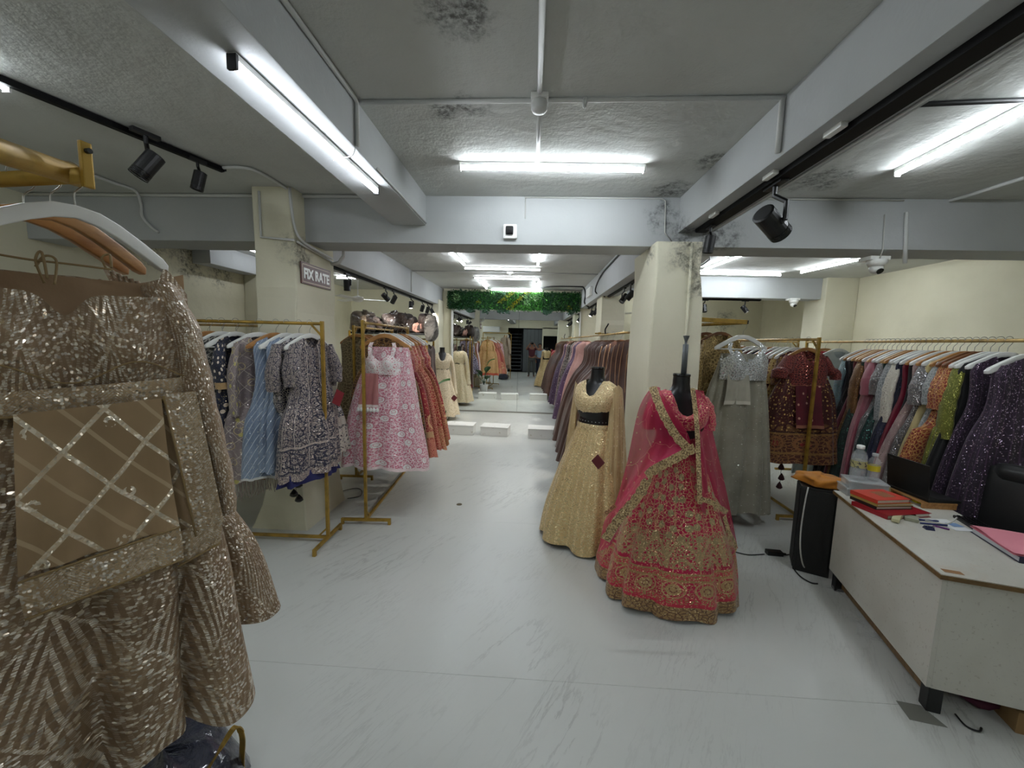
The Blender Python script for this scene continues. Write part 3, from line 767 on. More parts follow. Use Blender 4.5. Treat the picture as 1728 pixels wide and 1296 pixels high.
# ------------------------------------------------------------------ cloth materials (UV is in metres: u round the garment, v = height)
def fab(name, c, c2=None, layers=(), rough=0.7, sheer=0.0, weave=0.15, coat=0.0, metal=0.0):
    """layers, painted in order:
    ('vine', colour, scale, width)  filigree    ('dot', colour, scale, radius)  motifs    ('ring', colour, scale, r0, r1)
    ('seq', colour, scale, density) sequins     ('line', colour, du, width, slope) threads  ('chev', colour, period, width, du)
    ('lat', colour, period, width, slope)       ('band', colour, v0, v1)   a border at a height
    ('bvine', colour, scale, width, v0, v1)     filigree within a border   ('bring', colour, period, r0, r1, vc)  row of medallions
    ('fade', colour, v0, v1)"""
    g = G(name, 'UV'); g.is2d = True
    c2 = c2 or tuple(int(q*.86) for q in c)
    col = g.mix(g.noise(5, 3).ss(.35, .65), c, c2)
    met = None; tl = None
    for L in layers:
        k = L[0]; m = None; isseq = False
        if k in ('vine', 'bvine'):
            wob = g.noise(L[2]*.9, 2); wob2 = g.noise(L[2]*.9+3.3, 2)
            co = g.vec(g.u+(wob-.5)*(1.1/L[2]), g.v+(wob2-.5)*(1.1/L[2]))
            d, _ = g.vor(L[2], co, 'DISTANCE_TO_EDGE'); m = d < L[3]
            if k == 'bvine': m = m*g.v.band(L[4], L[5])
        elif k == 'bdot':
            d, _ = g.vor(L[2], None, 'F1', .6); m = (d < L[3])*g.v.band(L[4], L[5])
        elif k == 'dot':
            d, _ = g.vor(L[2], None, 'F1', .75); m = d < L[3]
        elif k == 'ring':
            d, _ = g.vor(L[2], None, 'F1', .8); m = d.band(L[3], L[4])
        elif k == 'seq':
            d, cc = g.vor(L[2]); r = g.chan(cc, 0); m = (r < L[3])*(d < .55); isseq = True
            tl = (cc, m) if tl is None else tl
        elif k == 'line':
            m = (g.u+g.v*L[4]+(g.noise(9, 2)-.5)*L[2]*.5)/L[2]
            m = m.tri() > (1-L[3])
        elif k == 'chev':
            x = g.u/L[4]; m = ((g.v-x.tri()*(L[5] if len(L) > 5 else -L[2]*1.35))/L[2]).tri() > (1-L[3])
        elif k == 'lat':
            m = (((g.u+g.v*L[4])/L[2]).tri() > (1-L[3])).mx(((g.u-g.v*L[4])/L[2]).tri() > (1-L[3]))
        elif k == 'band': m = g.v.band(L[2], L[3])
        elif k == 'fade': m = g.v.ss(L[2], L[3])
        elif k == 'bring':
            x = ((g.u/L[2]).fract()-.5)*L[2]; y = g.v-L[5]
            d = (x*x+y*y).sqrt(); m = d.band(L[3], L[4])
        elif k == 'arch':          # rows of small palace arches, ('arch', colour, period, v0, v1)
            x = (g.u/L[2]).tri(); y = (g.v-L[3])/(L[4]-L[3])
            e = x*x*.55+y; m = (e.band(.62, .74)+e.band(.2, .3)+(((g.u/L[2]).tri() > .86)*(y < .7)))*g.v.band(L[3], L[4]); m = m.clamp()
        if k in ('vine', 'dot', 'line', 'lat', 'chev', 'bvine', 'arch', 'bring') and len(L) > 0:
            pass
        col = g.mix(m, col, L[1])
        if isseq: met = m if met is None else met.mx(m)
    g.put('Base Color', col)
    if met is not None:
        g.put('Metallic', met*.75); g.put('Roughness', rough-met*(rough-.24))
        g.tilt(tl[0], tl[1]*.9)
    else:
        g.put('Roughness', rough); g.put('Metallic', metal)
        if weave: g.bump(g.noise(160, 2)+g.noise(14, 3)*1.5, weave, .004)
    if coat: g.put('Coat Weight', coat); g.put('Coat Roughness', .08)
    if sheer: 
        thread = g.noise(230, 1)*.16
        g.put('Alpha', thread+(1-sheer))
    try: g.put('Sheen Weight', .15)
    except Exception: pass
    return g.mat

def interp_rows(rows, n):
    """rows (z, xc, a, b, yc) from top to bottom, resampled smoothly"""
    R = np.array([tuple(r)+(0,)*(5-len(r)) for r in rows], float)
    d = np.concatenate([[0], np.cumsum(np.abs(np.diff(R[:, 0]))+1e-4)]); t = d/d[-1]
    T = np.linspace(0, 1, n+1)
    m = np.zeros_like(R)
    for i in range(len(R)):
        if 0 < i < len(R)-1:
            m[i] = (R[i+1]-R[i-1])/(t[i+1]-t[i-1])
        elif i == 0: m[i] = (R[1]-R[0])/(t[1]-t[0])
        else: m[i] = (R[i]-R[i-1])/(t[i]-t[i-1])
    out = []
    for x in T:
        k = min(max(int(np.searchsorted(t, x, 'right'))-1, 0), len(R)-2); h = t[k+1]-t[k]; s = (x-t[k])/h
        out.append((2*s**3-3*s*s+1)*R[k]+(s**3-2*s*s+s)*h*m[k]+(-2*s**3+3*s*s)*R[k+1]+(s**3-s*s)*h*m[k+1])
    return out, T

def loft(rows, nu=48, nv=24, k=6, amp=(.0, .02), seed=0, shoulder=0.0, neck=0.0, neckw=.08, backneck=.0, hem=.008, ex=2.3, crease=.35, mb=None):
    """a tube of cloth; amp = fold depth in metres at top and bottom; shoulder = slope of the top edge; neck = depth of the front neckline"""
    rnd = random.Random(seed); ph = [rnd.uniform(0, 6.28) for _ in range(6)]
    rr, T = interp_rows(rows, nv); mb = mb or MB()
    per = max(4*math.hypot(r[2], r[3])*.85 for r in rr); ztop = rr[0][0]
    def fn(i, j):
        q = rr[int(round(j*nv))]; t = T[int(round(j*nv))]; z, xc, a, b, yc = q
        th = 2*math.pi*i; c, s = math.cos(th), math.sin(th)
        px = a*math.copysign(abs(c)**(2/ex), c); py = b*math.copysign(abs(s)**(2/ex), s)
        A = amp[0]+(amp[1]-amp[0])*t**1.15
        fw = .55*math.sin(2*th+ph[2]+1.1*t)+.4*math.sin(3*th+ph[3]-.8*t)+.35*math.sin(2.2*t+ph[1])
        f = 1.15-2.3*(1-abs(math.sin(k*th/2+ph[0]+fw)))**1.7+crease*.6*math.sin((2*k-1)*th+ph[2]+t)+.4*math.sin((k//2+1)*th+ph[3]-1.3*t)
        n = math.hypot(c*b, s*a)+1e-6
        px += A*f*c*b/n; py += A*f*s*a/n
        top = max(0, 1-(ztop-z)/.22)
        zz = z
        if shoulder: zz -= shoulder*max(0, abs(px)-.05)*top
        if neck:
            nk = neck if s < 0 else backneck
            zz -= nk*max(0, 1-(px/neckw)**2)*max(0, 1-(ztop-z)/(nk+.03))**.8 if abs(px) < neckw else 0
        if hem: zz += hem*t**4*(math.sin(k*th+ph[4])+.6*math.sin(3*th+ph[5]))
        return (px+xc, py+yc, zz), (per*i, z)
    return mb.grid(fn, nu, nv)

def sleeve(p0, pts, r, flat=.6, n=14, mb=None, seed=0):
    """tapered tube of cloth through the points"""
    P = smooth_path([p0]+list(pts), 5); m = len(P); rnd = random.Random(seed); f = rnd.uniform(0, 6)
    rs = [np.interp(i/(m-1), np.linspace(0, 1, len(r)), r)*(1+.05*math.sin(i*1.9+f)) for i in range(m)]
    return (mb or MB()).tube(P, [float(x) for x in rs], n, False, flat)

def sheet(L, R, nu=14, nv=24, depth=None, thick=0.0, mb=None, seed=0, wave=.006, kw=3):
    """cloth panel between two edge polylines of 3-D points (top to bottom)"""
    def samp(P, t):
        P = [Vector(p) for p in P]; x = t*(len(P)-1); i = min(int(x), len(P)-2); s = x-i
        p0 = P[max(i-1, 0)]; p1 = P[i]; p2 = P[i+1]; p3 = P[min(i+2, len(P)-1)]
        return 0.5*((2*p1)+(p2-p0)*s+(2*p0-5*p1+4*p2-p3)*s*s+(3*p1-p0-3*p2+p3)*s**3)
    mb = mb or MB(); ph = random.Random(seed).uniform(0, 6)
    w0 = max((Vector(a)-Vector(b)).length for a, b in zip(L, R))
    def fn(i, j):
        a, b = samp(L, j), samp(R, j); p = a.lerp(b, i); d = (b-a)
        nrm = d.cross(Vector((0, 0, -1)));  nrm = nrm.normalized() if nrm.length > 1e-6 else Vector((0, -1, 0))
        bow = (depth or 0)*math.sin(math.pi*i)
        p = p+nrm*(bow+wave*math.sin(kw*2*math.pi*i+ph+1.5*j)*(.3+j))
        return tuple(p), (w0*i, p.z)
    return mb.grid(fn, nu, nv)

# ------------------------------------------------------------------ hangers
WOOD = {}
def wood(name, c, c2, rough=.4):
    g = G(name, 'Object'); g.is2d = False
    co = g.vec(g.u*.6, g.v*6.0, g.w*4.0)
    g.put('Base Color', g.mix(g.noise(9, 5, co, .6).ss(.35, .68), c, c2)); g.put('Roughness', rough); return g.mat
WOOD['white'] = plain('white_painted_hanger', (228, 228, 224), .35)
WOOD['wood'] = wood('varnished_hanger_wood', (188, 138, 82), (158, 108, 60))
WOOD['brown'] = wood('dark_hanger_wood', (128, 84, 52), (102, 66, 40))
WOOD['pale'] = wood('pale_hanger_wood', (214, 176, 126), (192, 150, 100))
MAT['wire'] = plain('hook_wire', (170, 168, 160), .3, 1.0)
def hanger_meshes():
    # z = 0 at the rail's centre; arms along x
    rail = .013
    hook = MB()
    pts = [(.0, 0, -.085), (0, 0, -.05), (.006, 0, -.038), (.022, 0, -.018), (.026, 0, .004), (.018, 0, .021), (.0, 0, .0275), (-.018, 0, .02), (-.025, 0, .002)]
    hook.tube(smooth_path(pts, 4), .0019, 6)
    top = [(-.215, -.185), (-.2, -.168), (-.15, -.135), (-.09, -.1), (-.045, -.081), (0, -.076), (.045, -.081), (.09, -.1), (.15, -.135), (.2, -.168), (.215, -.185)]
    bot = [(-.212, -.205), (-.19, -.198), (-.14, -.168), (-.085, -.136), (-.04, -.116), (0, -.108), (.04, -.116), (.085, -.136), (.14, -.168), (.19, -.198), (.212, -.205)]
    bm = bmesh.new(); n = len(top); L = []
    for (x, z), (x2, z2) in zip(top, bot):
        y = .007+.006*(abs(x)/.215); bow = .018*(x/.215)**2
        L.append([bm.verts.new((x, -y+bow, z)), bm.verts.new((x, y+bow, z)), bm.verts.new((x2, y+bow, z2)), bm.verts.new((x2, -y+bow, z2))])
    for i in range(n-1):
        for k in range(4): bm.faces.new((L[i][k], L[i+1][k], L[i+1][(k+1) % 4], L[i][(k+1) % 4]))
    bm.faces.new(L[0][::-1]); bm.faces.new(L[-1])
    bmesh.ops.recalc_face_normals(bm, faces=bm.faces[:])
    bmesh.ops.bevel(bm, geom=bm.edges[:], offset=.0035, segments=2, affect='EDGES', profile=.6, clamp_overlap=True)
    me = bpy.data.meshes.new('shoulder_bar'); bm.to_mesh(me); bm.free()
    me.polygons.foreach_set('use_smooth', [True]*len(me.polygons))
    rod = MB().tube([(-.195, .016, -.197), (.195, .016, -.197)], .005, 8)
    hm = hook.mesh('hook', MAT['wire'], True); out = {}
    for k, m in WOOD.items():
        a = me.copy(); a.materials.append(m)
        out[k] = (hm, a, rod.mesh('trouser_bar', m, True))
    return out
HM = hanger_meshes()
def hanger(x, y, z, rz, kind, label, group=None, scale=1.0):
    t = thing('clothes_hanger', label, 'hanger', (x, y, z), rz, group); t.scale = (scale,)*3
    for nm, me in zip(('hook', 'shoulder_bar', 'trouser_bar'), HM[kind]):
        o = bpy.data.objects.new(nm, me); COL.objects.link(o); o.parent = t
    return t

# ------------------------------------------------------------------ garments for the rows
def gown(x, y, rz, label, m, top=1.61, hemz=.25, a0=.19, a1=.3, b0=.03, b1=.07, waist=None, k=8, amp=.022, neck=.1, slv=None, slm=None, cat='dress', name='gown', group=None, seed=0, blouse=None, tilt=0.0, dup=None, cancan=None, fringe=None, lean=0.0):
    """a garment on a hanger, its own thing. x,y floor point under the hanger. slv = (length, radius, spread)"""
    t = thing(name, label, cat, (x, y, 0), rz, group)
    rnd = random.Random(seed*7+3)
    wa = waist if waist else a0*.95
    if blouse is None:
        rows = [(top, 0, a0*.86, b0*.7), (top-.05, 0, a0, b0), (top-.16, 0, a0*.97, b0*1.15), (top-.36, 0, wa, b0*1.2), (top-.55, lean*.2, wa*.6+a1*.4, b0*.5+b1*.5), ((top+hemz)/2-.1, lean*.6, wa*.3+a1*.7, b1*.85), (hemz, lean, a1, b1)]
        loft(rows, 48, 26, k, (.003, amp), seed, .55, neck, .075, .02).build('bodice_and_skirt', m, t, True)
    else:
        zw = top-.2
        rows = [(zw+.06, 0, a0*.8, b0*.8), (zw-.02, 0, a0*.95, b0), (zw-.3, lean*.3, wa*.4+a1*.6, b1*.7), (hemz, lean, a1, b1)]
        loft(rows, 48, 24, k, (.006, amp), seed).build('skirt', m, t, True)
        bm_, bz = blouse
        rows = [(top, 0, a0*.84, b0*.8, -.02), (top-.05, 0, a0*1.0, b0*1.1, -.022), (top-.18, 0, a0*.98, b0*1.5, -.028), (bz, 0, a0*.9, b0*1.35, -.03)]
        loft(rows, 40, 14, 4, (.002, .005), seed+1, .55, neck, .075, .02, .003).build('blouse', bm_, t, True)
    if slv:
        Ls, r, sp = slv
        for s in (-1, 1):
            z0 = top-.12
            pts = [(s*(a0+.0+sp*.3), -.02, z0-.06-Ls*.2), (s*(a0+.0+sp*.6), -.03, z0-Ls*.6), (s*(a0-.01+sp*.8), -.035, z0-Ls)]
            sleeve((s*(a0-.035), -.005, z0+.045), pts, [r*.6, r*.85, r*.82, r*.75], .5, 12, None, seed+s).build('sleeve', slm or m, t, True)
    if cancan:
        rows = [(hemz+.05, lean, a1*.9, b1*.8), (hemz-cancan[1], lean, a1*.92, b1*.85)]
        loft(rows, 40, 4, k+2, (.01, amp), seed+5).build('petticoat', cancan[0], t, True)
    if fringe:
        fm, n, Lf = fringe; mb = MB()
        for i in range(n):
            th = math.pi+math.pi*i/(n-1); xx = a1*math.cos(th)+lean; yy = b1*math.sin(th)
            L = Lf*rnd.uniform(.7, 1.1)
            mb.tube([(xx, yy, hemz+.01), (xx+rnd.uniform(-.01, .01), yy, hemz-L*.5), (xx+rnd.uniform(-.015, .015), yy, hemz-L)], .003, 4, False)
        mb.build('fringe', fm, t)['kind'] = 'stuff'
    if dup:
        dm, x0, x1, z0, z1 = dup
        sheet([(x0, -b0*1.6-.035, z0), (x0, -b1*.7-.035, (z0+z1)/2), (x0-.01, -b1-.04, z1)], [(x1, -b0*1.6-.035, z0), (x1, -b1*.7-.035, (z0+z1)/2), (x1+.01, -b1-.04, z1)], 10, 14, .012, seed=seed).build('dupatta', dm, t, True)
    return t

# ------------------------------------------------------------------ racks
def rack(a, b, z, label, foot=.24, mat='gold', rail='gold_pale', base=True, r=.0125, feet_dir=None):
    """gold garment rack: posts at a and b (floor points), rail at height z"""
    a = Vector((a[0], a[1], 0)); b = Vector((b[0], b[1], 0)); d = (b-a).normalized(); s = Vector((-d.y, d.x, 0))
    t = thing('garment_rack', label, 'rack', (a+b)/2, world=True)
    up = Vector((0, 0, 1)); M_ = MAT[mat]
    for p, sg in ((a, 1), (b, -1)):
        f = s
        MB().bar(p+up*.055, p+up*(z+.02), .024, .024, .002).build('post', M_, t)
        ft = MB().bar(p-f*foot+up*.045, p+f*foot+up*.045, .024, .024, .002).build('foot_bar', M_, t)
        for e in (-1, 1):
            MB().bar(p+f*(foot-.012)*e+up*.0, p+f*(foot-.012)*e+up*.036, .024, .024, .001).build('foot', M_, ft)
        MB().bar(p+up*(z-.1), p+d*sg*.085+up*(z-.008), .014, .014, .001).build('corner_brace', M_, t)
        MB().bar(p+d*sg*.01+up*.12, p+d*sg*.075+up*.055, .014, .014, .001).build('base_brace', M_, t)
    MB().tube([a+up*z, b+up*z], r, 12).build('rail', MAT[rail], t, True)
    if base: MB().bar(a+up*.045, b+up*.045, .022, .022, .002).build('base_bar', M_, t)
    return t

# ------------------------------------------------------------------ left side racks
SILVER = (196, 188, 176); GOLDT = (188, 160, 108)
HK = {'white': 'white', 'wood': 'wooden', 'brown': 'dark wooden', 'pale': 'pale wooden'}
def item(x, y, zr, rz, hk, short, label, m, group, **kw):
    """a garment and the hanger that carries it"""
    hanger(x, y, zr, rz, hk, '%s hanger carrying the %s' % (HK[hk], short), 'hangers of '+group)
    return gown(x, y, rz, label, m, top=zr-.095, group=group, **kw)
D = math.radians
rack((-1.645, 2.965), (-3.25, 2.93), 1.80, 'gold rack at left holding navy, silver and grey blue outfits', .225, rail='gold')
M1 = fab('navy_silver_embroidery', (164, 150, 144), (142, 130, 126), [('vine', (40, 40, 62), 26, .09), ('vine', (36, 36, 56), 58, .1), ('line', (44, 42, 62), .085, .13, 0), ('line', (190, 178, 168), .085, .05, .0), ('band', (170, 156, 148), .86, .875), ('band', (38, 38, 60), .848, .86), ('bring', (42, 42, 64), .17, .05, .062, .77), ('bring', (46, 44, 66), .17, .02, .03, .77), ('band', (38, 38, 60), .68, .692), ('band', (172, 156, 146), .6, .67), ('bvine', (60, 54, 70), 90, .12, .6, .67), ('seq', (228, 216, 204), 260, .14)])
M1b = fab('navy_velvet_silver_yoke', (22, 26, 58), (16, 18, 44), [('dot', (190, 184, 190), 11, .16), ('band', (188, 178, 170), .92, 1.0), ('bvine', (196, 186, 176), 30, .24, .55, .9), ('vine', (196, 186, 172), 55, .08), ('seq', (230, 220, 200), 240, .1)])
M2 = fab('grey_blue_chevron_net', (132, 148, 170), (112, 128, 152), [('chev', (222, 228, 232), .085, .07, .56, .5), ('band', (214, 214, 210), .6, .618), ('seq', (240, 244, 250), 190, .05)], rough=.6)
M3 = fab('mauve_grey_net', (142, 128, 126), (118, 106, 108), [('lat', (196, 184, 172), .13, .035, 1.0), ('ring', (186, 168, 130), 9, .2, .26), ('dot', (176, 166, 96), 7, .1), ('seq', (226, 218, 206), 210, .1)], rough=.6)
M4 = fab('navy_gold_cuff', (20, 26, 52), (14, 18, 40), [('dot', (202, 186, 168), 13, .2), ('band', (176, 140, 92), 1.28, 1.345), ('seq', (214, 196, 160), 200, .07)])
M4s = fab('navy_sleeve_gold_cuff', (20, 28, 56), (14, 20, 42), [('dot', (214, 200, 184), 20, .22), ('band', (184, 150, 104), .30, .4), ('seq', (214, 196, 160), 220, .06)])
M5 = fab('charcoal_print', (58, 58, 56), (40, 42, 40), [('vine', (150, 146, 136), 26, .1), ('seq', (200, 198, 190), 200, .08)])
M6 = fab('wine_sequin', (74, 40, 48), (58, 30, 38), [('seq', (132, 92, 96), 170, .12)])
M7 = fab('blush_pink_plain', (206, 140, 150), (190, 122, 134))
FR = plain('mauve_fringe_thread', (150, 138, 130), .6)
NB = plain('navy_net_petticoat', (36, 38, 92), .8)
GL = 'outfits on the left rack'
item(-1.845, 2.985, 1.80, D(68), 'white', 'navy gown nearest the left rack post', 'navy and silver sequin gown half behind the left rack post', M1b, GL, hemz=.68, a0=.22, a1=.3, b1=.06, lean=.16, slv=(.3, .085, .05), slm=M1, seed=2)
g1 = item(-1.745, 2.965, 1.80, D(74), 'white', 'silver embroidered navy outfit', 'densely silver embroidered navy outfit with wide sleeves and red tag', M1, GL, hemz=.62, a0=.19, a1=.27, b1=.1, slv=(.26, .1, .03), amp=.026, cancan=(NB, .05), seed=3, k=8, lean=-.04)
MB().box((.15, -.12, 1.2), (.09, .006, .12), Matrix.Rotation(D(28), 3, 'Y'), .001).build('price_tag', plain('red_price_card', (122, 24, 34), .5), g1)
item(-2.02, 2.965, 1.80, D(64), 'wood', 'grey blue chevron gown', 'grey blue net gown with silver chevrons, neck strings hanging', M2, GL, hemz=.60, a0=.17, a1=.23, b1=.09, neck=.14, amp=.014, seed=4, lean=-.05, slv=None)
item(-1.93, 2.96, 1.80, D(72), 'white', 'dark blue gown behind the chevrons', 'steel blue tulle gown squeezed behind the silver embroidered outfit', M2, GL, hemz=.66, a0=.17, a1=.24, b1=.05, seed=44)
g3 = item(-2.15, 2.955, 1.80, D(56), 'white', 'mauve grey fringed gown', 'mauve grey gown with leaf motif and long fringe', M3, GL, hemz=.58, a0=.19, a1=.22, b1=.1, lean=-.06, slv=(.5, .07, .03), fringe=(FR, 70, .14), seed=5, k=8)
lt = plain('black_lacquer_bead', (14, 13, 14), .3)
for j, (dx, z) in enumerate(((.0, .50), (.03, .43), (-.01, .36), (.03, .30))):
    MB().lathe([(.004, .035), (.03, .0), (.034, -.018), (.02, -.03), (.0, -.032)], 9, (.2+dx, -.05, z)).build('tassel', lt, g3)
MB().tube([(.2, -.05, .6), (.21, -.05, .3)], .002, 5).build('tassel_cord', lt, g3)
item(-2.34, 2.955, 1.80, D(70), 'white', 'navy gown with gold cuffs', 'navy gown with gold banded short sleeves and small motifs', M4, GL, hemz=.6, a0=.155, a1=.18, b1=.06, lean=-.05, slv=(.3, .085, .0), slm=M4s, seed=6)
item(-2.45, 2.95, 1.80, D(72), 'white', 'charcoal floral gown', 'charcoal gown with silver floral print on the left rack', M5, GL, hemz=.6, a0=.19, a1=.24, b1=.05, seed=7)
item(-2.55, 2.95, 1.80, D(72), 'wood', 'wine sequin gown', 'wine coloured sequin gown with wide collar on the left rack', M6, GL, hemz=.55, a0=.2, a1=.24, b1=.05, slv=(.5, .07, .03), seed=8)
item(-2.68, 2.945, 1.80, D(72), 'wood', 'blush pink gown', 'blush pink gown showing at its shoulder beside the sequin sleeve', M7, GL, hemz=.5, a0=.19, a1=.24, b1=.05, seed=9)
item(-2.82, 2.94, 1.80, D(72), 'wood', 'second wine gown', 'wine gown at the hidden end of the left rack', M6, GL, hemz=.5, a0=.19, a1=.24, b1=.05, seed=10)
# rear left rack
rack((-2.75, 4.15), (-4.3, 4.25), 1.80, 'gold rack standing behind the left rack near the wall', .2)
cols = [('charcoal', M5, 'white'), ('navy', M4, 'white'), ('dark silver', M1, 'wood'), ('wine', M6, 'white'), ('grey mauve', M3, 'white'), ('pink', M7, 'wood'), ('smoky', M5, 'white')]
ordn = ['right end of', 'second place on', 'third place on', 'middle of', 'fifth place on', 'sixth place on', 'left end of']
for i, (n, m, hk) in enumerate(cols):
    item(-2.95-.18*i, 4.17+.012*i, 1.80, D(80), hk, '%s gown on the rear left rack' % n, '%s gown hanging at the %s the rear left rack' % (n, ordn[i]), m, 'gowns on the rear left rack', hemz=.4, a0=.19, a1=.24, b1=.06, seed=20+i)

# pink rack
pa, pb = (-1.47, 3.3), (-1.56, 4.79)
rack(pa, pb, 1.83, 'gold rack whose front post stands before the pink lehenga', .225)
PK = fab('pink_floral_lehenga', (208, 118, 138), (194, 102, 124), [('vine', (236, 208, 212), 34, .1), ('vine', (236, 212, 216), 66, .07), ('dot', (240, 226, 226), 24, .14), ('ring', (196, 118, 132), 7.5, .20, .25), ('dot', (236, 232, 230), 7.5, .2), ('ring', (206, 140, 150), 7.5, .08, .11), ('band', (234, 214, 214), .5, .525), ('seq', (250, 240, 240), 240, .05)])
PKB = fab('pink_blouse_embroidery', (214, 138, 150), (200, 120, 134), [('vine', (242, 228, 228), 55, .3), ('ring', (244, 240, 238), 9, .25, .36), ('seq', (252, 244, 244), 260, .07)])
PKN = fab('salmon_net_dupatta', (196, 128, 124), (182, 112, 110), [('band', (240, 226, 222), 1.06, 1.1)], sheer=.25)
hanger(-1.355, 3.5, 1.83, D(-3), 'wood', 'wooden hanger carrying the pink floral lehenga', 'hangers on the pink rack', 1.15)
pk = thing('lehenga', 'pink and white floral lehenga with strappy blouse behind the rack post', 'lehenga', (-1.355, 3.5, 0), D(-3), 'outfits on the pink rack')
loft([(1.62, .06, .17, .03), (1.5, .05, .2, .045), (1.28, .02, .27, .07), (1.0, .0, .33, .1), (.72, .0, .385, .13), (.5, .01, .415, .15)], 64, 34, 8, (.006, .022), 31).build('skirt', PK, pk, True)
def cup_blouse(t, m, ms, zc, hw, y0, h, strap_top, lower):
    """strapless bodice with two cups, open neck and shoulder straps"""
    def fn(i, j):
        x = -hw+2*hw*i; f = x/hw
        ztop = zc+h*(.36*math.cos(2*math.pi*f)*-1*.5+.32+.12*abs(f)) if abs(f) < .96 else zc+h*.4
        z = ztop+(lower-ztop)*j
        c = math.exp(-((abs(x)-hw*.48)/(hw*.36))**2-((z-zc-.015)/(h*.55))**2)
        y = y0-.055*c-.022*(1-f*f)+.02*abs(f)**4
        return (x, y, z), (x, z)
    MB().grid(fn, 36, 16).build('blouse', m, t, True)
    def fb(i, j):
        x = -hw+2*hw*i; return (x, y0+.03, zc+h*.25+(lower-zc-h*.25)*j), (x, j*.2)
    MB().grid(fb, 8, 4).build('blouse_back', m, t, True)
    for s in (-1, 1):
        sheet([(s*hw*.62-.018, y0-.02, zc+h*.42), (s*hw*.7-.018, y0+.005, (zc+strap_top)/2+.05), (s*hw*.62-.018, y0+.02, strap_top)], [(s*hw*.62+.018, y0-.02, zc+h*.42), (s*hw*.7+.018, y0+.005, (zc+strap_top)/2+.05), (s*hw*.62+.018, y0+.02, strap_top)], 2, 6, wave=0).build('strap', ms, t, True)
cup_blouse(pk, PKB, PKB, 1.47, .165, -.06, .15, 1.66, 1.37)
sheet([(-.15, -.1, 1.38), (-.17, -.125, 1.25), (-.2, -.145, 1.07)], [(-.02, -.1, 1.38), (-.01, -.125, 1.25), (.0, -.145, 1.08)], 10, 12, .01, seed=3).build('dupatta', PKN, pk, True)
for k in range(7):
    MB().lathe([(.004, .02), (.014, .008), (.017, -.01), (.006, -.02)], 8, (-.19+.03*k, -.148, 1.055)).build('tassel', MAT['white'], pk)
RD = [fab('brown_gold_brocade', (74, 46, 30), (56, 34, 22), [('vine', (150, 112, 62), 40, .14), ('band', (128, 92, 50), .55, .64), ('seq', (196, 150, 92), 200, .07)]),
      fab('crimson_gold_lehenga', (150, 24, 40), (126, 16, 32), [('dot', (214, 168, 120), 20, .13), ('bvine', (196, 136, 104), 40, .11, .5, .92), ('bring', (206, 160, 118), .2, .05, .075, .88), ('band', (190, 150, 110), .72, .78), ('bvine', (198, 120, 100), 60, .25, .5, .7), ('seq', (232, 190, 140), 220, .06)]),
      fab('scarlet_sequin_lehenga', (172, 26, 44), (140, 18, 34), [('vine', (206, 148, 112), 30, .13), ('bvine', (200, 150, 110), 50, .16, .5, .75), ('seq', (240, 196, 150), 200, .07)]),
      fab('rose_red_brocade', (158, 36, 50), (132, 26, 38), [('vine', (204, 148, 116), 44, .12), ('seq', (232, 200, 156), 210, .06)]),
      fab('rust_red_embroidery', (138, 34, 36), (112, 24, 28), [('vine', (190, 134, 92), 40, .12), ('band', (150, 96, 60), .52, .62), ('seq', (222, 180, 120), 210, .07)]),
      fab('orange_gold_lehenga', (186, 120, 66), (170, 104, 56), [('vine', (212, 176, 118), 34, .22), ('band', (196, 84, 60), .5, .58), ('seq', (236, 206, 150), 200, .08)])]
def railp(a, b, t): return (a[0]+(b[0]-a[0])*t, a[1]+(b[1]-a[1])*t)
GP = 'outfits on the pink rack'
rl = [(.24, 0, 'white', 'brown brocade lehenga', 'brown and gold brocade lehenga right behind the pink one', .0, .41, .52), (.33, 1, 'white', 'crimson lehenga', 'crimson lehenga with gold dots and wide patterned border', .05, .44, .52),
      (.42, 3, 'white', 'rose red brocade', 'rose red brocade lehenga between two brighter red ones', .05, .44, .56), (.52, 2, 'wood', 'scarlet sequin lehenga', 'scarlet lehenga with gold sequin vines on the pink rack', .06, .46, .52),
      (.63, 4, 'wood', 'rust red lehenga', 'rust red embroidered lehenga with short sleeves', .07, .47, .52), (.75, 1, 'white', 'rear crimson lehenga', 'crimson lehenga with a ruffled collar at the rear of the pink rack', .07, .44, .54), (.86, 2, 'white', 'rear scarlet lehenga', 'scarlet lehenga next to last on the pink rack', .04, .4, .56)]
for i, (t, mi, hk, sh, lb, ln, a1, hz) in enumerate(rl):
    x, y = railp(pa, pb, t)
    item(x+.08, y, 1.83, D(-3), hk, sh, lb, RD[mi], GP, hemz=hz, a0=.19, a1=a1, b0=.03, b1=.075, lean=ln, blouse=(RD[mi], 1.36), slv=(.24, .075, .07) if i >= 1 else None, seed=40+i, k=7, amp=.018)
x, y = railp(pa, pb, .95)
item(x, y, 1.83, D(178), 'wood', 'orange gold lehenga', 'orange gold lehenga facing the mirror, seen only in its reflection', RD[5], GP, hemz=.5, a0=.2, a1=.4, b1=.1, blouse=(RD[5], 1.34), slv=(.24, .08, .06), seed=49)

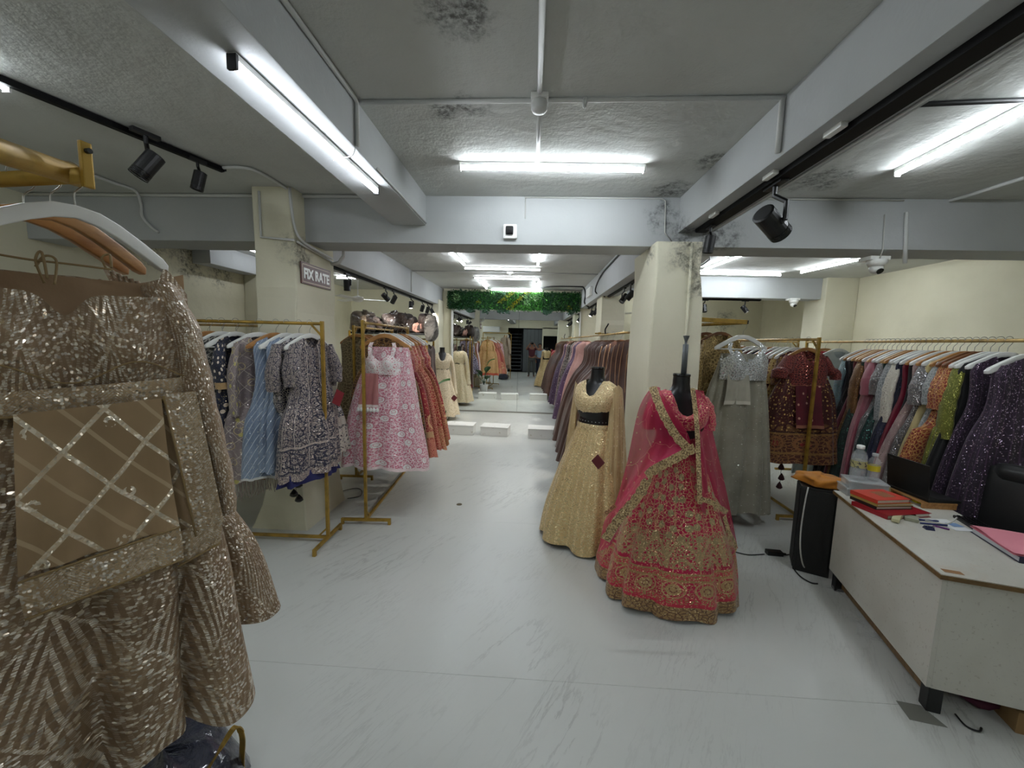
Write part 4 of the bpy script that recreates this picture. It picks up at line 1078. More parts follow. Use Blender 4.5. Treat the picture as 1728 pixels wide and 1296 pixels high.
# rack behind the pink one
ca, cb = (-2.06, 4.38), (-2.12, 5.8)
rack(ca, cb, 1.82, 'gold rack left of the pink lehenga, behind the sign column', .2)
OL = fab('olive_brown_net', (112, 96, 72), (94, 80, 58), [('vine', (150, 134, 100), 30, .12), ('seq', (190, 174, 130), 200, .06)])
DP = fab('dusty_pink_satin', (196, 136, 140), (178, 116, 124), [('seq', (230, 190, 190), 180, .06)])
PL = fab('purple_silver_lehenga', (74, 60, 92), (58, 46, 76), [('vine', (176, 166, 186), 20, .14), ('dot', (206, 196, 206), 16, .18), ('seq', (220, 214, 226), 200, .08)])
gc = 'outfits on the rack behind the sign column'
for i, (t, m, hk, sh, lb, rz) in enumerate([(.06, OL, 'wood', 'olive brown gown', 'olive brown net gown beside the sign column', -4), (.16, DP, 'wood', 'dusty pink satin gown', 'dusty pink satin gown peeping out beside the sign column', -4), (.3, PKB, 'wood', 'pale floral gown', 'pale pink floral gown behind the dusty pink satin one', -4),
        (.45, RD[4], 'white', 'rust gown behind', 'rust red gown in the middle of the rack behind the sign column', -4), (.62, OL, 'white', 'second olive gown', 'olive brown gown in the rear half of its rack', -4), (.95, PL, 'wood', 'purple lehenga', 'purple and silver lehenga facing the mirror, seen in its reflection', 176)]):
    x, y = railp(ca, cb, t)
    item(x, y, 1.82, D(rz), hk, sh, lb, m, gc, hemz=.45 if i < 5 else .62, a0=.2, a1=.3 if i < 5 else .42, b1=.07, slv=(.3, .09, .05) if i == 5 else None, seed=60+i)
pipe('floor_cable', [(-2.1, 3.95, .006), (-1.95, 4.1, .006), (-1.85, 4.05, .006), (-1.8, 3.9, .006), (-1.9, 3.82, .006)], .004, MAT['blackcable'], 'short black cable on the floor behind the sign column', 'cable', 6, 6)

# shelf rack with plastic wrapped garment bags
sh = thing('shelf_rack', 'dark shelf rack on gold posts carrying wrapped garment bags', 'rack', (-2.4, 6.6, 0), world=True)
X0, X1, Y0, Y1, ZS = -3.15, -1.80, 6.55, 7.0, 1.80
for x in (X0, X1):
    for y in (Y0, Y1): MB().bar((x, y, 0), (x, y, ZS+.02), .03, .03).build('post', MAT['gold'], sh)
MB().box2((X0, Y0, ZS-.03), (X1, Y1, ZS), .003).build('shelf', MAT['black'], sh)
MB().tube([(X0, (Y0+Y1)/2, ZS-.1), (X1, (Y0+Y1)/2, ZS-.1)], .012, 10).build('rail', MAT['gold'], sh)
def wrapped_mat(name, c, c2, coat=1.0):
    g = G(name, 'Object'); g.is2d = False
    g.put('Base Color', g.mix(g.noise(7, 3).ss(.4, .65), c, c2)); g.put('Roughness', .55); g.put('Coat Weight', coat); g.put('Coat Roughness', .06)
    g.bump(g.noise(8, 5, rough=.65, dist=1.2), .9, .06); return g.mat
WR = [wrapped_mat('brown_bag_in_clear_film', (46, 33, 29), (32, 23, 21), .7), wrapped_mat('dark_brown_cloth_bag', (54, 38, 33), (40, 28, 24), .05), wrapped_mat('clear_film_over_beige', (112, 96, 78), (80, 68, 56), .7), wrapped_mat('film_over_pink_cloth', (196, 148, 132), (176, 130, 118))]
def lump(name, c, d, seed, mat, label, cat, group=None, ex=2.6, rough=.12):
    """a soft bundle"""
    rnd = random.Random(seed); ph = [rnd.uniform(0, 6) for _ in range(8)]; mb = MB(); n, m = 22, 12
    vs = []
    for j in range(m+1):
        b = -math.pi/2+math.pi*j/m
        for i in range(n):
            a = 2*math.pi*i/n
            s = lambda v: math.copysign(abs(v)**(2/ex), v)
            r = 1+rough*(math.sin(3*a+ph[0]+2*b)+.6*math.sin(5*a+ph[1]-3*b)+.5*math.sin(4*b+ph[2]+a))
            x = s(math.cos(b))*s(math.cos(a))*r; y = s(math.cos(b))*s(math.sin(a))*r; z = s(math.sin(b))*(r if b > 0 else 1)
            vs.append((c[0]+x*d[0]/2, c[1]+y*d[1]/2, c[2]+(z+1)*d[2]/2))
    fs = [(j*n+i, j*n+(i+1) % n, (j+1)*n+(i+1) % n, (j+1)*n+i) for j in range(m) for i in range(n)]
    mb.add(vs, fs)
    return solo(name, mb, mat, label, cat, group, True, (c[0], c[1], c[2]))
bl = [(-3.0, .30, .34, 2, 'film wrapped beige bundle at the left end of the shelf'), (-2.78, .22, .26, 0, 'film wrapped brown bundle next to the beige one'), (-2.6, .22, .22, 1, 'matt dark brown bundle between two film wrapped ones'),
      (-2.42, .24, .34, 0, 'tall shiny film wrapped bundle in the middle of the shelf'), (-2.24, .2, .32, 1, 'peaked dark brown bundle right of the tall shiny one'), (-2.1, .16, .26, 0, 'film wrapped brown bundle beside the pink one'),
      (-1.97, .15, .2, 3, 'pink cloth in clear film hanging over the shelf edge'), (-1.86, .2, .32, 1, 'rounded brown bundle toward the right end of the shelf')]
for i, (x, wd, h, mi, lb) in enumerate(bl):
    lump('wrapped_bundle', (x, 6.74-.03*(i % 2), ZS), (wd*1.25, .38, h), 70+i, WR[mi], lb, 'bundle', 'bundles on the dark shelf', ex=3.2, rough=.17)
lump('wrapped_bundle', (-1.72, 6.5, 1.66), (.24, .1, .42), 90, wrapped_mat('clear_film_over_dark', (120, 116, 110), (60, 56, 54)), 'clear film bundle hanging off the right end of the shelf', 'bundle', 'bundles on the dark shelf')
BB = fab('brown_garment_cover', (78, 54, 46), (62, 42, 36), rough=.55)
for i in range(6):
    x = -3.0+.235*i
    gown(x, 6.77, D(75), 'brown covered garment number %s from the left under the dark shelf' % ['one', 'two', 'three', 'four', 'five', 'six'][i], BB, top=1.62, hemz=.3, a0=.2, a1=.24, b0=.04, b1=.08, name='covered_garment', cat='garment', group='covered garments under the shelf', seed=95+i)

# ------------------------------------------------------------------ right side: covered gowns along the aisle
wr = thing('wall_rail', 'gold rail on brackets carrying the brown covered gowns', 'rail', (1.06, 6.2, 1.83), world=True)
MB().tube([(1.06, 3.9, 1.83), (1.06, 8.7, 1.83)], .013, 10).build('rail', MAT['gold_pale'], wr, True)
MB().bar((1.06, 6.66, 1.87), (1.4, 6.64, 1.87), .03, .02).build('bracket', MAT['gold'], wr)
MB().bar((1.06, 3.93, 1.87), (1.1, 3.93, 1.87), .03, .02).build('bracket', MAT['gold'], wr)
MB().bar((1.06, 8.7, 1.83), (1.06, 9.14, 1.83), .03, .02).build('bracket', MAT['gold'], wr)
MB().lathe([(.02, 0), (.035, .01), (.035, .03), (.02, .04)], 10, (1.14, 6.67, 1.85)).build('bracket_knob', MAT['gold'], wr)
BR = fab('chocolate_satin_cover', (92, 62, 52), (74, 48, 40), rough=.42, weave=.25)
BRN = fab('brown_net_silver', (88, 66, 60), (70, 52, 48), [('seq', (206, 196, 196), 150, .1), ('vine', (170, 156, 150), 14, .06)], rough=.5)
PU = fab('plum_velvet_gown', (72, 40, 78), (56, 28, 62), [('dot', (186, 170, 190), 9, .06), ('seq', (170, 140, 176), 170, .05)], rough=.5)
PP = fab('pale_pink_net_gown', (188, 142, 134), (172, 126, 120), [('seq', (240, 214, 208), 180, .06)], rough=.6)
CRD = plain('tan_piping_cord', (168, 128, 92), .6)
gb = 'gowns along the right aisle'
seq_ = [(4.25, BR, .72, 'chocolate brown covered gown nearest the right column, with tan cords'), (4.7, BR, .7, 'chocolate brown covered gown second from the right column'), (5.15, BR, .7, 'chocolate brown covered gown third from the right column'), (5.55, BR, .68, 'chocolate brown covered gown fourth from the right column'), (5.95, BR, .68, 'chocolate brown covered gown fifth from the right column'), (6.3, BR, .64, 'chocolate brown covered gown last before the pink one'),
        (7.56, PP, .44, 'pale pink gown edge behind the brown covered gowns'), (7.76, PU, .58, 'plum purple gown, the nearer one beside the mirror'), (8.0, PU, .54, 'plum purple gown, the farther one beside the mirror'), (8.2, PP, .42, 'pale pink net gown close to the mirror'), (8.42, BRN, .42, 'brown net gown with silver beads close to the mirror'), (8.64, BRN, .36, 'brown net gown with beads touching the mirror corner')]
for i, (y, m, a1, lb) in enumerate(seq_):
    hanger(1.06, y, 1.83, D(-36), 'brown', 'dark hanger carrying the '+lb.replace(',', ''), 'hangers along the right aisle')
    g = gown(1.06, y, D(-36), lb, m, top=1.745, hemz=.1 if m is BR else .12, a0=.24, a1=a1-.12, b0=.06, b1=.2, waist=.26, lean=-.2, k=7, amp=.03, neck=.02, seed=110+i, group=gb)
    if i in (0, 1):
        rn = random.Random(i)
        for k in range(7 if i == 0 else 3):
            x0 = -.2+.055*k+rn.uniform(-.01, .01); b = rn.uniform(.04, .1)
            MB().tube(smooth_path([(x0, -.075, 1.73-abs(x0)*.3), (x0-.02, -.1, 1.5), (x0-.02+rn.uniform(-.03, .03), -.14, 1.3-b), (x0+.02, -.15, 1.2-rn.uniform(0, .3))], 5), .0035, 6).build('cord', CRD, g, True)
        if i == 0:
            MB().tube(smooth_path([(.2, -.09, 1.66), (.06, -.1, 1.6), (.02, -.12, 1.55), (.1, -.16, 1.1), (.16, -.2, .7), (.1, -.22, .4)], 6), .005, 6).build('piping', CRD, g, True)
solo('phone_holder_hook', MB().tube(smooth_path([(1.04, 5.6, 1.84), (1.03, 5.58, 1.9), (1.05, 5.55, 1.95), (1.06, 5.52, 1.98)], 4), .01, 8), MAT['black'], 'small black hook standing up from the aisle rail', 'hook', smooth=True)

# ------------------------------------------------------------------ grey gown on its stand
gs = thing('display_stand', 'gold stand arm above the grey gown beside the right column', 'rack', (1.75, 3.9, 0), world=True)
e0, e1 = Vector((1.48, 3.78, 1.955)), Vector((1.97, 3.70, 1.93))
MB().bar(e0, e1, .035, .04, .003).build('cross_arm', MAT['gold'], gs)
MB().bar(e0-(e1-e0).normalized()*.025, e0, .024, .028, .002).build('end_plug', MAT['black'], gs)
MB().bar(e1, e1+(e1-e0).normalized()*.012, .03, .034, .002).build('end_plug', MAT['black'], gs)
e2 = Vector((1.62, 5.0, 1.93))
MB().tube([e1+Vector((-.03, .02, -.005)), e2], .016, 12).build('rail', MAT['gold'], gs, True)
MB().bar((e2.x, e2.y, 0), (e2.x, e2.y, 1.95), .026, .026).build('post', MAT['gold'], gs)
MB().bar((e2.x-.3, e2.y, .02), (e2.x+.3, e2.y, .02), .026, .026).build('foot_bar', MAT['gold'], gs)
MB().bar((e0.x+.02, e0.y+.06, 0), (e0.x+.02, e0.y+.06, 1.95), .026, .026).build('post', MAT['gold'], gs)
MB().bar((e0.x+.02, e0.y+.3, .02), (e0.x+.02, e0.y-.2, .02), .026, .026).build('foot_bar', MAT['gold'], gs)
hx, hy = 1.955, 3.715
hanger(hx, hy, 1.90, D(2), 'white', 'white hanger carrying the sage grey gown with silver blouse', 'hangers on the gold stand', 1.12)
GG = fab('sage_grey_net', (158, 154, 138), (144, 140, 124), [('dot', (206, 202, 190), 16, .05), ('seq', (226, 224, 214), 180, .012)], rough=.6)
GB = fab('silver_bead_blouse', (150, 152, 150), (126, 128, 126), [('vine', (196, 198, 196), 50, .2), ('seq', (226, 230, 232), 170, .42)], rough=.4)
GS = fab('sage_satin_border', (180, 176, 160), (166, 162, 146), [('band', (206, 202, 188), 1.18, 1.21)], rough=.4)
gg = thing('gown', 'sage grey net gown with silver beaded blouse beside the right column', 'gown', (hx, hy, 0), D(2))
loft([(1.64, 0, .17, .04), (1.5, 0, .2, .06), (1.3, -.01, .25, .09), (.9, -.02, .31, .12), (.5, -.02, .35, .145), (.14, -.02, .38, .16)], 90, 36, 11, (.01, .034), 131, hem=.02).build('skirt', GG, gg, True)
cup_blouse(gg, GB, GB, 1.53, .215, -.08, .25, 1.74, 1.40)
sheet([(-.17, -.11, 1.45), (-.18, -.125, 1.32), (-.2, -.135, 1.17)], [(.02, -.115, 1.45), (.03, -.13, 1.32), (.04, -.14, 1.18)], 12, 10, .015, seed=5).build('folded_dupatta', GS, gg, True)
OG = fab('antique_gold_sequin', (140, 116, 70), (112, 92, 54), [('vine', (176, 150, 96), 30, .16), ('seq', (206, 180, 122), 160, .25)], rough=.5)
for i, (t, hk, lb) in enumerate([(.2, 'brown', 'antique gold sequin gown just behind the sage grey gown'), (.36, 'brown', 'antique gold sequin gown in the middle behind the sage grey gown'), (.55, 'white', 'antique gold sequin gown farthest behind the sage grey gown'), (.72, 'white', 'antique gold gown at the back end of the gold stand')]):
    x, y = railp((1.94, 3.72), (1.62, 5.0), t)
    item(x, y, 1.925, D(8), hk, lb[:-len(' sage grey gown')] if i < 3 else lb, lb, OG, 'gold gowns on the stand', hemz=.2, a0=.2, a1=.3, b1=.08, slv=(.5, .07, .03), seed=140+i)

# ------------------------------------------------------------------ maroon rack
mp = at_z(1349, 872, .045)
ma, mb_ = (mp.x, mp.y), (mp.x+.02, mp.y+1.5)
rack(ma, mb_, 1.79, 'gold rack whose post stands before the maroon lehenga', .22)
MR = fab('maroon_gold_lehenga', (84, 26, 24), (66, 18, 18), [('fade', (126, 84, 48), .98, .94), ('dot', (206, 168, 96), 24, .2), ('vine', (72, 26, 24), 12, .12), ('band', (64, 28, 22), .86, .885), ('band', (88, 44, 30), .55, .86), ('bring', (150, 96, 56), .19, .05, .07, .76), ('bring', (140, 44, 40), .19, .0, .03, .76), ('bvine', (150, 104, 60), 34, .12, .55, .86), ('band', (156, 116, 62), .655, .675), ('band', (150, 110, 58), .85, .868), ('seq', (214, 170, 110), 190, .05)])
MRB = fab('maroon_bead_blouse', (78, 14, 22), (62, 10, 16), [('vine', (140, 56, 50), 44, .14), ('band', (150, 96, 70), 1.33, 1.345), ('seq', (200, 130, 110), 210, .13)])
MRD = fab('maroon_net_panel', (100, 18, 34), (84, 12, 28), [('dot', (206, 160, 140), 8, .09), ('band', (150, 96, 72), .93, .96)])
GM = 'outfits on the maroon rack'
mx_, my_ = ma[0]+.04, ma[1]+.2
hanger(mx_, my_, 1.79, D(4), 'wood', 'wooden hanger carrying the maroon lehenga', 'hangers of '+GM)
mg = gown(mx_, my_, D(4), 'maroon lehenga with gold borders and short sleeved blouse', MR, top=1.695, hemz=.56, a0=.2, a1=.39, b0=.04, b1=.14, blouse=(MRB, 1.33), slv=(.17, .105, .12), slm=MRB, k=8, amp=.02, neck=.12, seed=150, group=GM, cat='lehenga', name='lehenga', dup=(MRD, -.16, .1, 1.34, .93))
for j, z in enumerate((.47, .36, .27)):
    MB().lathe([(.003, .06), (.02, .03), (.03, 0), (.018, -.012), (0, -.014)], 9, (-.14+.012*(j % 2), .0, z)).build('tassel', plain('dark_maroon_tassel', (54, 10, 16), .7), mg)
MB().tube([(-.14, 0, .6), (-.135, 0, .25)], .002, 5).build('tassel_cord', lt, mg)
CD = fab('gold_dotted_cream', (206, 176, 112), (190, 158, 96), [('dot', (112, 60, 34), 26, .24), ('seq', (230, 206, 150), 180, .05)])
CR = fab('crimson_velvet', (140, 18, 40), (116, 12, 30), [('seq', (196, 90, 90), 190, .04)])
YL = fab('mustard_yellow_silk', (214, 172, 36), (196, 154, 28), rough=.45)
NV = fab('navy_velvet', (26, 30, 62), (18, 22, 48), [('seq', (120, 126, 160), 180, .04)])
WN = fab('wine_velvet', (90, 18, 34), (72, 12, 26), [('vine', (150, 90, 70), 30, .08), ('seq', (190, 120, 100), 190, .06)])
BZ = fab('bronze_brown_sequin', (120, 84, 46), (96, 64, 34), [('seq', (196, 150, 86), 170, .22)], rough=.5)
mi_ = [(.22, MR, 'white', 'second maroon lehenga', 'maroon lehenga pressed behind the front one'), (.29, CD, 'white', 'gold dotted cream lehenga', 'cream lehenga with brown dots left of the maroon one'), (.35, WN, 'white', 'wine velvet lehenga', 'wine velvet lehenga behind the dotted cream one'), (.43, CR, 'white', 'crimson lehenga of the maroon rack', 'crimson velvet lehenga on the maroon rack'), (.5, YL, 'wood', 'mustard yellow outfit', 'mustard yellow silk outfit on the maroon rack'),
       (.6, NV, 'white', 'navy velvet outfit', 'navy velvet outfit on the maroon rack'), (.7, WN, 'white', 'rear wine outfit', 'wine velvet outfit at the rear of the maroon rack'), (.8, NV, 'white', 'rear navy outfit', 'navy velvet outfit at the rear of the maroon rack'), (.9, CR, 'wood', 'rearmost crimson outfit', 'crimson outfit at the very back of the maroon rack')]
for i, (t, m, hk, s_, lb) in enumerate(mi_):
    x, y = railp(ma, mb_, t)
    item(x+.02, y, 1.79, D(6), hk, s_, lb, m, GM, hemz=.58, a0=.19, a1=.37-.01*i, b0=.03, b1=.06, slv=(.25, .07, .05), lean=-.03, seed=160+i)
# rack along the back of the right bay
rack((2.55, 6.15), (4.1, 6.2), 1.80, 'gold rack crossing the back of the right bay', .2)
for i, (m, n) in enumerate([(NV, 'navy'), (YL, 'mustard'), (NV, 'midnight'), (WN, 'wine'), (CR, 'crimson'), (OG, 'antique gold'), (BZ, 'bronze'), (WN, 'burgundy')]):
    item(2.72+.17*i, 6.17, 1.80, D(-75), ['white', 'white', 'wood'][i % 3], '%s outfit at the back of the right bay' % n, '%s outfit on the rack crossing the back of the right bay' % n, m, 'outfits at the back of the right bay', hemz=.5, a0=.19, a1=.26, b1=.06, seed=180+i)

# ------------------------------------------------------------------ long rack by the right wall
ra, rb = (3.72, 5.45), (3.20, 2.62)
lr = thing('garment_rack', 'long gold rack of sequinned gowns by the right wall', 'rack', ((ra[0]+rb[0])/2, (ra[1]+rb[1])/2, 0), world=True)
ZR = 1.79
MB().tube([(ra[0], ra[1], ZR), (rb[0], rb[1], ZR)], .0125, 12).build('rail', MAT['gold_pale'], lr, True)
MB().bar((rb[0], rb[1], ZR), (rb[0]+.5, rb[1]-.1, ZR+.01), .035, .04, .003).build('cross_arm', MAT['gold'], lr)
MB().bar((rb[0]+.45, rb[1]-.09, 0), (rb[0]+.45, rb[1]-.09, ZR), .026, .026).build('post', MAT['gold'], lr)
MB().bar((rb[0]+.45, rb[1]-.3, .013), (rb[0]+.45, rb[1]+.2, .013), .026, .026).build('foot_bar', MAT['gold'], lr)
MB().bar((ra[0], ra[1], 0), (ra[0], ra[1], ZR+.02), .026, .026).build('post', MAT['gold'], lr)
MB().bar((ra[0]-.25, ra[1], .013), (ra[0]+.25, ra[1], .013), .026, .026).build('foot_bar', MAT['gold'], lr)
def sq(n, c, s, d=.2, extra=()): return fab(n, c, tuple(int(q*.75) for q in c), list(extra)+[('seq', s, 190, d)], rough=.55)
F_ = {
 'blacknavy': sq('black_navy_sequin', (14, 16, 26), (90, 100, 130), .16), 'teal': sq('pale_teal_sequin', (120, 150, 158), (200, 226, 232), .2), 'black': sq('black_sequin', (12, 12, 14), (120, 120, 126), .14),
 'bronze': BZ, 'green': sq('black_green_sequin', (16, 34, 30), (80, 140, 120), .16), 'dusty': fab('dusty_rose_satin', (176, 104, 116), (156, 86, 98), rough=.42), 'velvet': fab('mauve_rose_velvet', (124, 56, 68), (104, 44, 56), rough=.55),
 'silver': sq('silver_grey_sequin', (110, 106, 104), (214, 214, 218), .3), 'forest': sq('forest_green_sequin', (18, 46, 44), (90, 160, 150), .14), 'white': fab('ivory_sequin', (216, 210, 196), (200, 192, 176), [('seq', (244, 240, 230), 190, .12)]),
 'navy': sq('navy_sequin', (18, 22, 48), (96, 104, 150), .12), 'crim': fab('crimson_satin', (124, 14, 44), (100, 10, 34), rough=.45), 'mauve': fab('mauve_net', (166, 140, 136), (146, 120, 118), [('seq', (226, 216, 210), 180, .1)]),
 'cream': fab('cream_tulle', (204, 188, 138), (186, 168, 118), rough=.75), 'grey': fab('grey_lace', (140, 144, 144), (120, 124, 124), [('vine', (170, 172, 170), 34, .12)]), 'orange': fab('orange_gold_brocade', (142, 44, 26), (118, 34, 22), [('vine', (184, 128, 70), 40, .14), ('seq', (232, 190, 120), 200, .14)]),
 'lime': fab('lime_green_sequin', (112, 116, 34), (90, 94, 26), [('seq', (210, 210, 110), 180, .18)]), 'pink': fab('soft_pink_net', (206, 156, 160), (190, 138, 144)), 'redsilk': fab('coral_red_net', (196, 50, 66), (172, 36, 52)), 'skyw': fab('ice_white_net', (206, 210, 206), (186, 192, 190)), 'purple': fab('deep_purple_sequin', (38, 20, 42), (28, 13, 32), [('line', (66, 42, 68), .05, .12, .0), ('vine', (62, 40, 66), 24, .035), ('seq', (190, 170, 196), 170, .09)]), 'dark': fab('black_cloth', (14, 13, 15), (10, 10, 12))}
long_ = [('navy', 'dark plum', 'white', .3), ('redsilk', 'coral red', 'wood', .9), ('skyw', 'ice white', 'white', .2), ('teal', 'pale teal', 'white', .3), ('blacknavy', 'black navy sequin', 'wood', .15), ('black', 'black sequin', 'white', .15), ('velvet', 'rose velvet', 'pale', .4), ('bronze', 'bronze gold sequin', 'pale', .15), ('green', 'black green sequin', 'wood', .15), ('pink', 'soft pink net', 'white', .3),
         ('dusty', 'dusty rose satin', 'pale', .15), ('velvet', 'mauve rose velvet', 'white', .2), ('silver', 'silver grey sequin', 'white', .6), ('forest', 'forest green sequin', 'pale', .3), ('grey', 'dove grey lace', 'wood', .2), ('white', 'ivory sequin', 'white', .12), ('navy', 'navy sequin', 'white', .4), ('crim', 'crimson satin', 'white', .15), ('dark', 'plain black', 'wood', .2), ('mauve', 'mauve net', 'white', .2),
         ('silver', 'pewter sequin', 'wood', .5), ('cream', 'cream tulle', 'white', .3), ('grey', 'silver grey lace', 'wood', .15), ('orange', 'orange gold brocade', 'brown', .72), ('orange', 'copper brocade', 'brown', .75), ('lime', 'lime green sequin', 'white', .8), ('dark', 'black velvet', 'white', .1), ('purple', 'dark violet', 'white', .1)]
N_ = len(long_)
for i, (k, n, hk, hz) in enumerate(long_):
    t = (.06+.1*i) if i < 3 else .43+.505*(i-3)/(N_-4); x, y = railp(ra, rb, t); rn = random.Random(300+i)
    item(x, y, ZR, D(-8+rn.uniform(-5, 5)), hk, '%s gown on the long rack' % n, '%s gown on the long rack by the right wall' % n, F_[k], 'gowns on the long rack', hemz=hz, a0=.2, a1=.24+rn.uniform(-.02, .05), b0=.024, b1=.036, waist=.19, k=7, amp=.018, lean=-.06-rn.uniform(0, .09), slv=(rn.choice([.28, .3, .5]), .075, .05) if k in ('silver', 'orange', 'lime', 'dusty', 'bronze', 'teal', 'white', 'grey') else None, seed=300+i)
x, y = railp(ra, rb, .985)
hanger(x, y, ZR, D(2), 'white', 'white hanger carrying the big deep purple gown', 'hangers of gowns on the long rack', 1.1)
pg = gown(x, y, D(2), 'big deep purple sequin gown hanging in front at the right end', F_['purple'], top=1.69, hemz=.08, a0=.2, a1=.32, b0=.05, b1=.14, waist=.2, k=10, amp=.03, neck=.12, seed=340, lean=-.05, group='gowns on the long rack')

# ------------------------------------------------------------------ mannequins and their outfits
MAT['form'] = plain('black_mannequin_skin', (13, 13, 15), .35)
def mannequin(c, rz, label, H=1.5, knob=False, s=1.0):
    """black half body form on a pole: neck, shoulders, bust, waist, hips"""
    t = thing('mannequin', label, 'mannequin', (c[0], c[1], 0), rz)
    rows = [(H, 0, .052, .052, .0), (H-.035, 0, .054, .055, 0), (H-.085, 0, .058, .06, 0), (H-.12, 0, .085, .07, .005), (H-.15, 0, .15, .085, .005), (H-.2, 0, .182, .1, 0), (H-.28, 0, .172, .115, -.015), (H-.35, 0, .16, .118, -.02), (H-.45, 0, .13, .095, 0), (H-.52, 0, .122, .09, 0), (H-.62, 0, .15, .105, 0), (H-.75, 0, .17, .115, 0), (H-.85, 0, .15, .1, 0)]
    m = loft(rows, 32, 40, 4, (0, 0), 0, hem=0, ex=2.05)
    m.lathe([(.052, 0), (.046, .006), (.0, .008)], 24, (0, 0, H))
    m.build('body_form', MAT['form'], t, True)
    MB().lathe([(.054, 0), (.056, .004), (.056, .016), (.05, .02)], 24, (0, 0, H-.012)).build('neck_cap', MAT['gloss_black'], t, True)
    MB().tube([(0, 0, .03), (0, 0, H-.84)], .014, 10).build('pole', MAT['chrome'], t, True)
    MB().lathe([(.15, 0), (.15, .008), (.02, .03), (.016, .05)], 24, (0, 0, .0)).build('base_plate', MAT['chrome'], t, True)
    if knob:
        MB().lathe([(.018, 0), (.018, .2), (.008, .202), (.008, .22), (.02, .255), (.021, .258), (.0, .26)], 14, (.012, .0, H+.004)).build('top_rod', MAT['steel'], t, True)
    return t
# ---- cerise bridal set
pc = (1.02, 2.66); pr = D(4)
mannequin(pc, pr, 'black mannequin with steel neck rod wearing the cerise pink lehenga', 1.505, True)
PS = fab('cerise_gold_lehenga', (184, 4, 68), (166, 2, 56), [('line', (200, 140, 104), .11, .06, 0), ('bdot', (158, 142, 104), 13, .27, .40, .92), ('bvine', (196, 160, 116), 40, .07, .34, .95), ('arch', (184, 150, 108), .14, .32, .55), ('bvine', (160, 138, 98), 48, .13, .32, .52), ('band', (164, 130, 84), .0, .105), ('bvine', (112, 78, 52), 44, .12, .0, .105), ('band', (196, 34, 66), .105, .125), ('band', (166, 132, 86), .125, .16), ('bvine', (196, 36, 68), 60, .18, .125, .16), ('band', (168, 132, 86), .25, .30), ('bvine', (196, 40, 72), 70, .16, .262, .288), ('bring', (190, 152, 108), .125, .043, .05, .205), ('bring', (178, 144, 98), .125, .0, .032, .205), ('bring', (120, 60, 52), .125, .012, .018, .205), ('bvine', (176, 140, 94), 60, .08, .16, .25), ('seq', (236, 210, 160), 230, .11)], rough=.5)
PB = fab('cerise_blouse', (198, 8, 84), (178, 4, 70), [('vine', (222, 150, 124), 52, .09), ('seq', (240, 200, 160), 230, .1)], rough=.5)
PW = fab('cerise_yoke', (150, 10, 50), (130, 6, 42), [('seq', (206, 110, 110), 210, .14)], rough=.5)
PD = fab('cerise_sheer_net', (192, 0, 78), (178, 0, 68), [('vine', (220, 130, 120), 5, .009), ('dot', (226, 170, 140), 10, .05)], rough=.5, sheer=.36)
GBD = fab('gold_scallop_border', (168, 136, 90), (146, 116, 74), [('bring', (110, 76, 50), .06, .02, .026, 0), ('vine', (206, 178, 130), 60, .2), ('ring', (104, 72, 48), 26, .2, .3), ('seq', (232, 208, 160), 240, .2)], rough=.5)
ps = thing('bridal_lehenga', 'cerise pink and gold bridal lehenga with sheer dupatta on the front mannequin', 'lehenga', (pc[0], pc[1], 0), pr)
loft([(1.06, 0, .135, .105), (1.0, 0, .16, .12), (.8, 0, .235, .19), (.55, -.01, .325, .28), (.3, -.01, .40, .35), (.14, -.02, .435, .385), (.02, -.02, .445, .39)], 120, 48, 9, (.002, .03), 402, hem=.014).build('skirt', PS, ps, True)
loft([(1.1, 0, .138, .105), (1.06, 0, .14, .108), (.97, 0, .168, .13)], 40, 6, 4, (0, .002), 1, hem=0).build('yoke', PW, ps, True)
loft([(1.40, 0, .098, .078, .0), (1.375, 0, .155, .094, 0), (1.33, 0, .187, .108, 0), (1.26, 0, .182, .136, -.012), (1.2, 0, .17, .139, -.018), (1.12, 0, .142, .112, -.003)], 56, 20, 5, (0, .002), 4, 0, .13, .085, .02, .002).build('blouse', PB, ps, True)
for s in (-1, 1):
    sleeve((s*.148, 0, 1.345), [(s*.18, -.005, 1.28), (s*.2, -.01, 1.19), (s*.2, -.015, 1.13)], [.04, .055, .056, .05], .9, 14).build('sleeve', PB, ps, True)
def P3(px, py, y): 
    q = at_y(px, py, y); v = q-Vector((pc[0], pc[1], 0)); c, s = math.cos(-pr), math.sin(-pr)
    return Vector((v.x*c-v.y*s, v.x*s+v.y*c, v.z))
def border(t, pts, w, up, nm='border', mat=None, scallop=.0):
    """embroidered tape along a path; up = side the tape lies on"""
    P = smooth_path(pts, 8); mb = MB(); n = len(P); vs = []; L = 0; us = []
    for i, p in enumerate(P):
        d = (P[min(i+1, n-1)]-P[max(i-1, 0)]).normalized(); nrm = Vector((.12, -1, .1)).normalized()
        sd = d.cross(nrm).normalized()*up
        if i: L += (p-P[i-1]).length
        sc = scallop*abs(math.sin(L*math.pi/.055))
        vs += [p+nrm*.006, p+sd*(w+sc)+nrm*.008]; us.append(L)
    fs = [(2*i, 2*i+1, 2*i+3, 2*i+2) for i in range(n-1)]
    uv = [((us[i], 0), (us[i], w), (us[i+1], w), (us[i+1], 0)) for i in range(n-1)]
    mb.add(vs, fs, uv)
    return mb.build(nm, mat or GBD, t, True)
